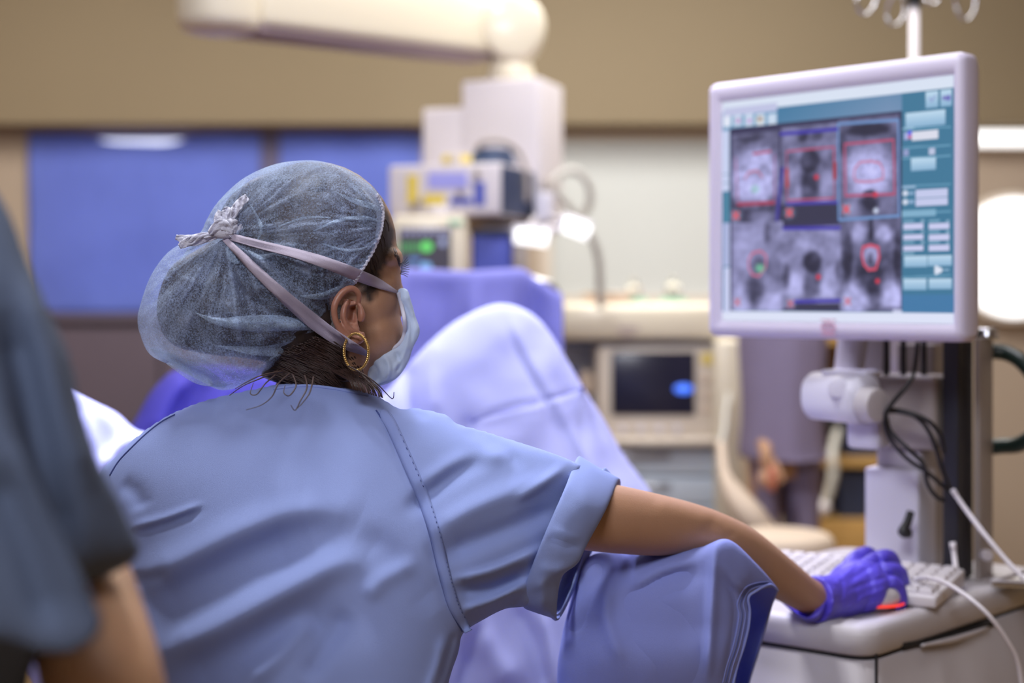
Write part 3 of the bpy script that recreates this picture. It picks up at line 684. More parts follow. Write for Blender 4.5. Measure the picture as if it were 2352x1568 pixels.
t = thing('blue_module', 'blue equipment module under the boom shelf, right of the patient monitor', 'medical device', P(1140, 590, 3.6))
b_ = bmesh.new(); pspan(1082, 1178, 538, 650, 3.6, .16, .006, b_); link('body', b_, M_blu, t)
b_ = bmesh.new(); pspan(1178, 1212, 545, 650, 3.58, .14, .006, b_); link('grey_side', b_, M_greyp, t)
b_ = bmesh.new(); pspan(1080, 1180, 526, 540, 3.59, .16, .004, b_); link('top_bracket', b_, M_navy, t)
for k, (a, b, lab) in enumerate((((1176, 538), (1262, 548), 'glowing white lamp head at the end of the boom handrail'), ((1288, 512), (1356, 534), 'glowing white lamp head set right of the boom column'))):
    t = thing('small_lamp', lab, 'lamp', P(*a, 3.6), 'small lamps on the boom rail')
    b_ = bmesh.new(); tube(b_, [P(a[0], a[1]-5, 3.6), P(b[0], b[1]-5, 3.6)], .022, 16, 3); link('housing', b_, M_lilw, t)
    b_ = bmesh.new(); tube(b_, [P(a[0]+6, a[1]+3, 3.58), P(b[0]-4, b[1]+3, 3.58)], .019, 16, 3); link('diffuser', b_, M_lamp, t)
    b_ = bmesh.new(); tube(b_, [P(a[0]+30, a[1]-6, 3.61), P(1262 if k else 1230, 500, 3.66)], .008, 8, 4); link('stem', b_, M_lil, t)
for k, (pts, lab) in enumerate((([(1262, 440), (1282, 402), (1320, 392), (1350, 420), (1355, 460), (1338, 492), (1300, 500)], 'pale grey hose looping in front of the bright window pane'), ([(1262, 425), (1292, 455), (1330, 500), (1360, 545), (1374, 590), (1378, 640), (1380, 705)], 'pale grey hose hanging from the boom down to the machine shelf'))):
    b_ = bmesh.new(); tube(b_, [P(x, y, 3.72+.02*i) for i, (x, y) in enumerate(pts)], .011, 10, 6)
    t = thing('breathing_hose', lab, 'hose', P(*pts[0], 3.72), 'hoses beside the boom column'); link('tube', b_, M_hose, t)
    b_ = bmesh.new(); q = P(*pts[0], 3.72); cyl(b_, q-Vector((.02, 0, 0)), q+Vector((.012, 0, 0)), .016, n=16, bev=.002); link('connector', b_, M_greyp, t)

# ---------------------------------------------------------------- standing person in grey behind the monitor
Y = 3.55
t = thing('person', 'standing person in grey-violet gown and trousers behind the monitor', 'person', (wx(1795, Y), Y, 0))
xc = wx(1797, Y); S = Y/FPX
bm = bmesh.new()
ell(bm, (xc, Y, 1.56), (.078, .098, .118)); ell(bm, (xc, Y+.04, 1.51), (.055, .06, .08)); ell(bm, (xc, Y+.1, 1.545), (.014, .02, .022))
cyl(bm, (xc, Y, 1.34), (xc, Y+.01, 1.5), .052)
for s in (-1, 1):
    tube(bm, [(xc+s*.05, Y, 1.36), (xc+s*.07, Y, 1.32), (xc+s*.065, Y+.03, 1.08), (xc+s*.05, Y+.12, .98), (xc+s*.05, Y+.22, 1.0)] if s > 0 else
         [(xc-.05, Y, 1.36), (xc-.065, Y, 1.32), (xc-.065, Y-.02, 1.08), (xc-.06, Y-.05, .94), (xc-.06, Y-.12, .87)], [.03, .035, .03, .026, .018], 14, 5)
    hx, hy, hz = (xc+.05, Y+.24, 1.0) if s > 0 else (xc-.068, Y-.15, .86)
    ell(bm, (hx, hy, hz), (.017, .026, .034))
    for k in range(4): tube(bm, [(hx-.015+.01*k, hy-.01, hz-.03), (hx-.016+.011*k, hy-.02, hz-.05), (hx-.015+.01*k, hy-.012, hz-.068)], [.009, .008, .006], 8, 3)
    tube(bm, [(hx+.015*-s, hy-.01, hz), (hx-.03*s, hy-.03, hz-.03), (hx-.035*s, hy-.035, hz-.055)], [.010, .009, .007], 8, 3)
    ell(bm, (xc+s*.078, Y, 1.55), (.010, .02, .03))
    tube(bm, [(xc+s*.045, Y, .85), (xc+s*.05, Y, .45), (xc+s*.05, Y, .08)], [.042, .036, .03], 14, 4)
tube(bm, [(xc, Y, 1.38), (xc, Y, 1.2), (xc, Y, .95), (xc, Y, .8)], [.06, .075, .075, .07], 20, 4)
link('body', remesh(bm, .007, 4), M_skin, t)
rg = []
for (z, xl, xr, hd_) in ((1.41, 1750, 1844, .06), (1.375, 1700, 1894, .09), (1.28, 1692, 1902, .11), (1.1, 1700, 1892, .12), (.95, 1704, 1884, .13), (.86, 1700, 1892, .14), (wz(1042, Y), 1706, 1896, .15)):
    a, b = wx(xl, Y), wx(xr, Y); m_ = (a+b)/2; h_ = (b-a)/2
    rg.append([(m_+h_*math.cos(q)*(1+.03*math.sin(5*q+z*9)), Y+hd_*math.sin(q)*(1+.03*math.sin(7*q)), z) for q in np.linspace(0, 2*math.pi, 40, endpoint=False)])
b_ = bmesh.new(); loft(b_, ringloft(rg, 1, 4)); link('gown', solidify(b_, .005), M_grey, t)
for s, (x0a, x1a) in ((-1, (1712, 1795)), (1, (1795, 1886))):
    rg = []
    for (yy, e) in ((1030, 0), (1120, 6), (1230, 12), (1400, 16), (1700, 22)):
        a, b = wx(x0a+e+(10 if s < 0 else -4), Y), wx(x1a-e*.8, Y); m_ = (a+b)/2; h_ = (b-a)/2
        rg.append([(m_+h_*math.cos(q)*(1+.04*math.sin(4*q+yy)), Y+.075*math.sin(q), max(.06, wz(yy, Y))) for q in np.linspace(0, 2*math.pi, 28, endpoint=False)])
    b_ = bmesh.new(); loft(b_, ringloft(rg, 1, 4)); link('trouser_leg', solidify(b_, .004), M_grey, t)
    b_ = bmesh.new(); ell(b_, (xc+s*.075, Y+.04, .045), (.045, .13, .045)); link('shoe', b_, M_navy, t)
b_ = bmesh.new(); ell(b_, (xc, Y-.012, 1.575), (.082, .1, .11)); link('hair', b_, M_hair, t)
b_ = bmesh.new(); ell(b_, (xc, Y-.01, 1.59), (.094, .116, .112)); link('cap', b_, M_gauze, t)
b_ = bmesh.new(); ell(b_, (xc, Y+.1, 1.495), (.055, .04, .05)); link('mask', b_, M_mask, t)
b_ = bmesh.new(); ell(b_, (xc-.062, Y-.2, .82), (.013, .013, .032)); o = link('held_item', b_, M_orange); o.name = 'orange_tube'
tag(o, 'small orange tube in the lowered hand of the grey-clothed person', 'tube')

# ---------------------------------------------------------------- patient under drapes
t = thing('draped_patient', 'patient under pale violet surgical drape with one knee raised, lit by the surgical light', 'person', (0.0, 2.4, 0.9))
leg = inflate('drape', [(1150, 697), (1100, 710), (1040, 742), (985, 788), (930, 848), (880, 905), (800, 960), (740, 1060), (720, 1300), (740, 1700), (1000, 1950), (1500, 1950), (1700, 1700), (1660, 1430), (1570, 1250), (1488, 1120), (1430, 1040), (1385, 960), (1340, 890), (1290, 805), (1245, 740), (1200, 708)],
              lambda x, y: 2.34-0.00010*np.clip(y-1000, 0, 600)*1.0+0*x, .42, .42, 9)
sculpt(leg, [([(1085, 965), (1180, 935), (1250, 920), (1340, 890)], (7, 16), -.006), ([(1085, 975), (1180, 945), (1250, 930), (1345, 898)], 9, .005),
             ([(1150, 720), (1200, 830), (1260, 930), (1330, 1060), (1370, 1150)], 9, -.006), ([(1172, 720), (1222, 830), (1282, 930), (1350, 1060), (1390, 1150)], 12, .006),
             ([(1095, 960), (1075, 1000), (1060, 1060)], (8, 26), -.012), ([(940, 830), (935, 900), (950, 980)], 14, -.016), ([(1010, 770), (985, 850), (1000, 960)], 22, .010),
             ([(1250, 940), (1290, 1020), (1330, 1100)], 8, -.006), ([(1060, 1400), (1120, 1480), (1180, 1580)], 30, .012), ([(1180, 1380), (1220, 1470), (1260, 1600)], 18, -.014), ([(1110, 1420), (1080, 1500), (1060, 1600)], 16, -.012), ([(1240, 1400), (1262, 1480), (1275, 1600)], 10, .012)], .010, 9)
link('drape', leg, M_legdrape, t)
tree = bvh(leg)
b_ = bmesh.new(); strip(b_, tree, [(1085, 968), (1120, 952), (1180, 940), (1235, 922)], 5, .001, 2.2); strip(b_, tree, [(1262, 912), (1300, 902), (1345, 888)], 5, .001, 2.2)
link('drape_seam', b_, mat('violet_seam', (128, 130, 196), .8), t)
l2 = inflate('drape_fold', [(60, 850), (165, 898), (220, 925), (270, 950), (325, 992), (420, 985), (520, 950), (640, 930), (800, 900), (900, 1000), (850, 1400), (500, 1700), (100, 1600), (-60, 1200), (-60, 900)], lambda x, y: 2.15+0*x, .35, .4, 12)
sculpt(l2, [([(170, 905), (230, 985), (260, 1060)], 20, -.015), ([(320, 990), (270, 1030), (230, 1080)], 12, .014)], .01, 8)
link('drape_fold', l2, M_legdrape, t)
l3 = inflate('violet_drape', [(290, 1010), (318, 950), (350, 895), (400, 850), (470, 838), (580, 850), (700, 880), (800, 960), (760, 1200), (400, 1300), (280, 1150)], lambda x, y: 2.45+0*x, .35, .4, 9)
sculpt(l3, [([(430, 860), (390, 920), (360, 1000)], (16, 30), .02), ([(470, 870), (440, 930), (420, 1000)], 20, -.018), ([(540, 870), (510, 920), (490, 990)], 22, .015)], .008, 9)
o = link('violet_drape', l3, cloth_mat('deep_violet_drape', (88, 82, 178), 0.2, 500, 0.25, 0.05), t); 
# operating table under the drapes
t = thing('operating_table', 'operating table hidden beneath the surgical drapes', 'table', (0, 2.5, 0))
link('tabletop', span(-.75, .45, 2.3, 2.78, .62, .70, .02), M_navy, t)
link('pedestal', span(-.35, .05, 2.4, 2.7, .06, .62, .03), M_chrome, t)
link('base', span(-.5, .2, 2.3, 2.8, 0, .07, .02), M_chrome, t)

# ---------------------------------------------------------------- monitor cart
tz = wz(1400, 1.80)                                              # tray top height
uc = Vector((-.79, .61, 0)).normalized(); vc = Vector((.70, .71, 0)).normalized()
t = thing('equipment_cart', 'pale grey plastic equipment cart with a rounded tray top, under the monitor', 'cart', (P(2050, 1400, 2.0).x, 2.0, 0))
Cn = P(1996, 1440, 1.70); Cn.z = 0
def footprint(C, lu, lv, r, n=8):
    c = [C, C+vc*lv, C+vc*lv+uc*lu, C+uc*lu]; out = []
    for i in range(4):
        p0, p1, p2 = c[i-1], c[i], c[(i+1) % 4]; a = p1+(p0-p1).normalized()*r; b = p1+(p2-p1).normalized()*r
        for k in range(n+1):
            s = k/n; out.append(a*(1-s)**2+p1*2*s*(1-s)+b*s*s)
    return out
def slab(bm, fp_in, prof, cx):
    """prof: list of (inset, z)"""
    rings = []
    for ins, z in prof:
        rings.append([Vector((p.x, p.y, z))+(cx-p).normalized()*ins for p in fp_in])
    loft(bm, rings, cap0=True, cap1=True); bmesh.ops.recalc_face_normals(bm, faces=bm.faces[:]); return bm
fp = footprint(Cn, .33, .52, .035); ctr = sum(fp, Vector())/len(fp)
tt = tz; th = .038
link('tray_top', slab(bmesh.new(), fp, [(.006, tt-th), (0, tt-th+.004), (0, tt-.014), (.003, tt-.006), (.010, tt-.001), (.02, tt), (.035, tt), (.042, tt-.003)], ctr), M_cart, t)
link('shadow_gap', slab(bmesh.new(), fp, [(.008, tt-th-.006), (.008, tt-th+.001)], ctr), M_slot, t)
link('cabinet_body', slab(bmesh.new(), fp, [(.02, .12), (.003, .14), (.003, tt-th-.008), (.008, tt-th-.005)], ctr), M_cart, t)
# corner seam, drawer seam, slot
def oncart(px, py, face, off=.004):
    d_ = uc if face == 'l' else vc; n = Vector((uc.y, -uc.x, 0)) if face == 'l' else Vector((vc.y, -vc.x, 0))
    if n.dot(Vector((0, -1, 0))) < 0: n = -n
    E = Cn.copy(); s = solve_t(E, d_, px); q = E+d_*s
    return Vector((q.x, q.y, CZ-(py-HY)/FPX*q.y))+n*off, n
def cpatch(face, p, m, name, off=.004, th_=.004, parent=None):
    V_ = []; 
    for x, y in p: V_.append(oncart(x, y, face, off)[0])
    n = oncart(*p[0], face)[1]; b_ = bmesh.new()
    a = [b_.verts.new(v) for v in V_]; c_ = [b_.verts.new(v-n*th_) for v in V_]; k = len(V_)
    b_.faces.new(a); b_.faces.new(c_[::-1])
    for i in range(k): b_.faces.new((a[i], a[(i+1) % k], c_[(i+1) % k], c_[i]))
    bmesh.ops.recalc_face_normals(b_, faces=b_.faces[:]); return link(name, b_, m, parent or t, False)
cpatch('r', [(2016, 1502), (2018, 1502), (2018, 1800), (2016, 1800)], M_slot, 'corner_seam', -.001, .003)
cpatch('r', [(2074, 1476), (2160, 1461), (2284, 1424), (2286, 1436), (2180, 1472), (2074, 1488)], M_slot, 'handle_slot', .0006, .004)
h0, h1 = oncart(2110, 1481, 'r', .004)[0], oncart(2262, 1440, 'r', .004)[0]
b_ = bmesh.new(); tube(b_, [h0, h0*.5+h1*.5-Vector((0, 0, .003)), h1], [.002, .004, .002], 10, 6); link('slot_lip', b_, M_cart, t)
b_ = bmesh.new()
for k in range(4):
    q = fp[[4, 13, 22, 31][k]]+(ctr-fp[[4, 13, 22, 31][k]]).normalized()*.06; bb = bmesh.new(); cyl(bb, (q.x-.015, q.y, .05), (q.x+.015, q.y, .05), .05, n=24, bev=.006); c_ = link('caster', bb, M_blackr, t)
    bb = bmesh.new(); cyl(bb, (q.x, q.y, .07), (q.x, q.y, .14), .014); link('caster_stem', bb, M_chrome, c_)
b_.free()

# column of the cart
u1, v1 = (-.80, .60), (.60, .80)
b_ = bmesh.new(); pbox(b_, 2110, 2.02, 1986, 2162, 1082, 1330, u1, v1, .004, grow=.07); o = link('pillar_cover', b_, M_lilw, t)
b_ = bmesh.new(); pbox(b_, 2118, 2.03, 2012, 2160, 1030, 1084, u1, v1, .006, grow=.06); link('pillar_collar', b_, M_cart, t)
b_ = bmesh.new(); pbox(b_, 2144, 2.07, 2060, 2168, 790, 1330, u1, v1, .003, grow=.05); link('column_cover', b_, M_greyp, t)
for k, x in enumerate((2036, 2075, 2122)):
    b_ = bmesh.new(); bb = [P(x, 740, 2.02), P(x, 862, 2.02)]; tube(b_, bb, .0042, 8, 2); link('rod', b_, M_blackr, t)
b_ = bmesh.new(); pbox(b_, 2030, 2.08, 1920, 2040, 700, 862, u1, v1, .004, grow=.03); link('lift_plate', b_, M_cart, t)
b_ = bmesh.new(); pbox(b_, 2160, 2.10, 2030, 2168, 600, 862, u1, v1, .003, grow=.04); link('upper_column', b_, M_lil, t)
b_ = bmesh.new(); pbox(b_, 2202, 1.985, 2164, 2236, 560, 1335, (-.75, .66), (.66, .75), .003); link('black_extrusion', b_, M_black, t)
b_ = bmesh.new(); pbox(b_, 2250, 2.0, 2236, 2290, 775, 1345, u1, v1, .004, grow=.06); link('post', b_, M_greyp, t)
b_ = bmesh.new(); c = P(2266, 772, 2.03); cyl(b_, (c.x, c.y, c.z-.004), (c.x, c.y, c.z+.012), .019, .015, n=28, bev=.003); link('post_cap', b_, M_chrome, t)
b_ = bmesh.new(); c = P(2262, 1272, 1.985); cyl(b_, c, c+Vector((.0, -.014, 0)), .008, n=18, bev=.002); link('knob', b_, M_lil, t)
b_ = bmesh.new(); pbox(b_, 2150, 2.0, 1990, 2160, 862, 1036, u1, v1, .008, grow=.05); link('bracket_block', b_, M_greyp, t)
b_ = bmesh.new(); pbox(b_, 2018, 1.97, 1942, 2075, 958, 1034, u1, v1, .008, grow=.05); link('bracket_lower', b_, M_lilw, t)
# hinge: rounded horizontal barrel with end disc
hz0, hz1 = P(1878, 908, 2.03), P(1990, 918, 1.955)
ax = (hz1-hz0).normalized(); up = Vector((0, 0, 1)); fr_ = ax.cross(up).normalized()
b_ = bmesh.new(); rings = []
for (s, sc) in ((-.014, .5), (-.008, .85), (0, 1), (.5, 1), (1.0, 1)):
    c = hz0+(hz1-hz0)*max(s, 0)+ax*min(s, 0); ring = []
    for q in np.linspace(0, 2*math.pi, 36, endpoint=False):
        x = math.cos(q); y = math.sin(q); w_ = .030*np.sign(x)*abs(x)**.75; h_ = (.034)*np.sign(y)*abs(y)**.8
        ring.append(c+fr_*w_*sc*(1.0)+up*(h_*sc))
    rings.append(ring)
loft(b_, rings, cap0=True, cap1=True); bmesh.ops.recalc_face_normals(b_, faces=b_.faces[:]); hg = link('hinge_barrel', b_, M_lilw, t)
c = P(2002, 930, 1.945); b_ = bmesh.new(); cyl(b_, c-ax*.02, c+ax*.012, .0255, .0235, n=40, bev=.003); link('hinge_disc', b_, M_cart, t)
b_ = bmesh.new(); pbox(b_, 1992, 1.96, 1886, 1998, 853, 866, u1, v1, .002, grow=.05); link('hinge_plate', b_, M_lilw, t)
b_ = bmesh.new(); c = P(1925, 890, 1.96); cyl(b_, c, c+Vector((-.2, -.6, 0)).normalized()*.008, .014, n=28, bev=.002); link('hinge_button', b_, M_lilw, t)
b_ = bmesh.new(); tube(b_, [P(2092, 1175, 1.985), P(2084, 1200, 1.98), P(2074, 1222, 1.975), P(2092, 1224, 1.975)], [.0055, .006, .0075, .006], 12, 5); link('black_hook', b_, M_blackr, t)
# green-black handle loop at the right
b_ = bmesh.new(); tube(b_, [P(2276, 806, 2.06), P(2315, 812, 2.05), P(2355, 838, 2.02), P(2395, 900, 2.0), P(2390, 980, 2.0), P(2345, 1018, 2.03), P(2300, 1024, 2.06), P(2276, 1026, 2.07)], .0115, 14, 8); link('handle_loop', b_, M_green, t)
# bundle of black cables
t = thing('cable_bundle', 'bundle of thin black cables looping from the monitor into the black cart column', 'cable', P(2080, 900, 1.93))
for pts in ([(2108, 785), (2100, 850), (2086, 882), (2050, 925), (2032, 958), (2040, 1000), (2080, 1050), (2130, 1085), (2170, 1120), (2190, 1135)],
            [(2036, 945), (2060, 945), (2100, 955), (2130, 985), (2150, 1030), (2165, 1080), (2185, 1130)],
            [(2040, 940), (2080, 945), (2130, 965), (2160, 1000), (2168, 1040)],
            [(2034, 950), (2045, 990), (2085, 1030), (2120, 1065), (2130, 1110), (2150, 1140), (2170, 1150)]):
    b_ = bmesh.new(); n = len(pts); tube(b_, [P(x, y, 1.93-.0*i+(.02 if i < 2 else 0)+.0*i+(.03*i/n)) for i, (x, y) in enumerate(pts)], .0032, 8, 8); link('cable', b_, M_blackr, t)
for pts, lab, r in (([(2188, 1125, 1.95), (2215, 1165, 1.93), (2260, 1225, 1.9), (2310, 1285, 1.88), (2365, 1345, 1.86), (2420, 1430, 1.85)], 'white cable running from the black column down past the right edge', .0032),
                    ([(2188, 1245, 1.955), (2192, 1275, 1.95), (2195, 1300, 1.94), (2200, 1318, 1.93)], 'short white cable end in front of the black column above the keyboard', .0036),
                    ([(2100, 1330, 1.86), (2130, 1326, 1.83), (2170, 1337, 1.795), (2225, 1372, 1.75), (2270, 1412, 1.735), (2310, 1465, 1.74), (2338, 1520, 1.75), (2350, 1600, 1.76)], 'white mouse cable crossing the keyboard corner and hanging over the cart side', .0030)):
    t = thing('white_cable', lab, 'cable', P(*pts[0]), 'white cables on the cart')
    b_ = bmesh.new(); tube(b_, [P(*p) for p in pts], r, 8, 8); link('cord', b_, M_lil, t)
    b_ = bmesh.new(); q = P(*pts[0]); cyl(b_, q, q+(P(*pts[1])-q).normalized()*.010, r*1.15, n=12); link('strain_relief', b_, M_lil, t)

# keyboard
t = thing('keyboard', 'white computer keyboard lying on the cart tray behind the gloved hand', 'keyboard', P(2000, 1330, 1.95))
uk = Vector((-.86, .51, 0)).normalized(); vk = Vector((.51, .86, 0)).normalized()
K = P(2150, 1366, 1.80); K.z = tz
def kq(a, b, z): p = K+uk*a+vk*b; return Vector((p.x, p.y, tz+z))
L_, W_ = .40, .155
b_ = bmesh.new(); hexa(b_, [kq(0, 0, .001), kq(0, W_, .001), kq(L_, W_, .001), kq(L_, 0, .001), kq(0, 0, .016), kq(0, W_, .026), kq(L_, W_, .026), kq(L_, 0, .016)], .003); link('base', b_, M_mouse, t)
km = bmesh.new(); loft(km, [[(-.0078*s, -.0078*s, z), (.0078*s, -.0078*s, z), (.0078*s, .0078*s, z), (-.0078*s, .0078*s, z)] for s, z in ((1, 0), (1, .003), (.8, .0065))], cap1=True)
bmesh.ops.recalc_face_normals(km, faces=km.faces[:]); kme = bpy.data.meshes.new('key'); km.to_mesh(kme); km.free(); kme.materials.append(M_mouse)
rz = math.atan2(uk.y, uk.x); tl = math.atan2(.010, W_)
first = None
for j in range(6):
    for i in range(20):
        if j == 0 and 8 <= i <= 12 and i != 10: continue
        if i in (5,) and j > 0 and False: continue
        o = bpy.data.objects.new('key', kme); COL.objects.link(o)
        p = kq(.016+i*.0192, .018+j*.0232, .0155+(.018+j*.0232)/W_*.010)
        sx = 6.0 if (j == 0 and i == 10) else 1.1
        Mx = Matrix.Translation(p) @ Matrix.Rotation(rz, 4, 'Z') @ Matrix.Rotation(-tl, 4, 'X') @ Matrix.Diagonal((sx, 1.2, 1, 1))
        put(o, t); o.matrix_basis = Mx
# silver tray at right, small mouse-like item at the left
t = thing('steel_plate', 'small shiny steel plate on the cart tray at the right edge of the photo', 'tray', P(2320, 1345, 2.0)); t_z = tz
c0 = P(2276, 1362, 1.93); q = lambda a, b, z: Vector(((c0+vc*a*1.0-uc*b*0+Vector((.12*b, .06*b, 0))).x, (c0+vc*a+Vector((.12*b, -.02*b, 0))).y, t_z+z))
b_ = bmesh.new(); hexa(b_, [q(0, 0, .002), q(0, 1, .002), q(.14, 1, .002), q(.14, 0, .002), q(0, 0, .009), q(0, 1, .009), q(.14, 1, .009), q(.14, 0, .009)], .002); link('plate', b_, mat('polished_steel', (215, 216, 222), .07, metal=1.0, var=.01), t)
b_ = bmesh.new(); tube(b_, [q(0, 0, .010), q(0, 1, .010), q(.14, 1, .010), q(.14, 0, .010)], .0022, 8, 1, True); link('rim', b_, M_lil, t)
t = thing('wipe_packet', 'small white packet with pink print at the tray edge beside the blue hem', 'packet', P(1792, 1400, 1.86))
c = P(1786, 1396, 1.90); b_ = bmesh.new(); bx(b_, (c.x, c.y, tz+.008), (.055, .04, .014), None, .006); link('packet', b_, M_mouse, t)
b_ = bmesh.new(); bx(b_, (c.x-.005, c.y-.012, tz+.0155), (.022, .006, .001), None, 0); link('pink_print', b_, M_pink, t)

# ---------------------------------------------------------------- monitor
t = thing('monitor', 'large lilac-framed flat monitor showing grey medical scans on a teal program window', 'monitor', P(1930, 785, 1.95))
YR, YL = 1.80, 2.09
R0 = Vector(((2214-CX)/FPX*YR, YR, 0)); L0 = Vector(((1622-CX)/FPX*YL, YL, 0)); wd_ = (L0-R0).length; ud = (L0-R0).normalized(); nf = Vector((ud.y, -ud.x, 0))
if nf.y > 0: nf = -nf
zt_, zb_ = CZ+(680-114)/FPX*YR, CZ-(787-680)/FPX*YR
def mp(s, z, dep): p = R0+ud*s-nf*dep; return Vector((p.x, p.y, z))
def rrect(x0, x1, z0, z1, r, dep, n=6):
    out = []
    for (cx2, cz2, a0) in ((x1-r, z1-r, 0), (x0+r, z1-r, 90), (x0+r, z0+r, 180), (x1-r, z0+r, 270)):
        for k in range(n+1):
            a = math.radians(a0+90*k/n); out.append(mp(cx2+r*math.cos(a), cz2+r*math.sin(a), dep))
    return out
def sfor(px):
    k = (px-CX)/FPX; return (k*R0.y-R0.x)/(ud.x-k*ud.y)
def zfor(px, py): s = sfor(px); p = R0+ud*s; return CZ-(py-HY)/FPX*p.y
sR, sL = sfor(2187), sfor(1655); sT = (zfor(2183, 168)+zfor(1655, 238))/2; sB = (zfor(2187, 740)+zfor(1657, 740))/2
b_ = bmesh.new()
loft(b_, [rrect(.03, wd_-.03, zb_+.03, zt_-.03, .02, .075), rrect(.008, wd_-.008, zb_+.008, zt_-.008, .012, .055), rrect(0, wd_, zb_, zt_, .012, .035), rrect(0, wd_, zb_, zt_, .012, .012), rrect(.003, wd_-.003, zb_+.003, zt_-.003, .01, .004), rrect(.010, wd_-.010, zb_+.010, zt_-.010, .006, 0),
          rrect(sR-.004, sL+.004, sB-.004, sT+.004, .002, .0), rrect(sR, sL, sB, sT, .001, .006)], cap0=True, cap1=True)
bmesh.ops.recalc_face_normals(b_, faces=b_.faces[:]); fr = link('bezel', b_, mat('lilac_plastic', (208, 201, 224), .42, var=.02, bump=.05, bscale=900), t)
s_ = fr.data; s_.shade_smooth()

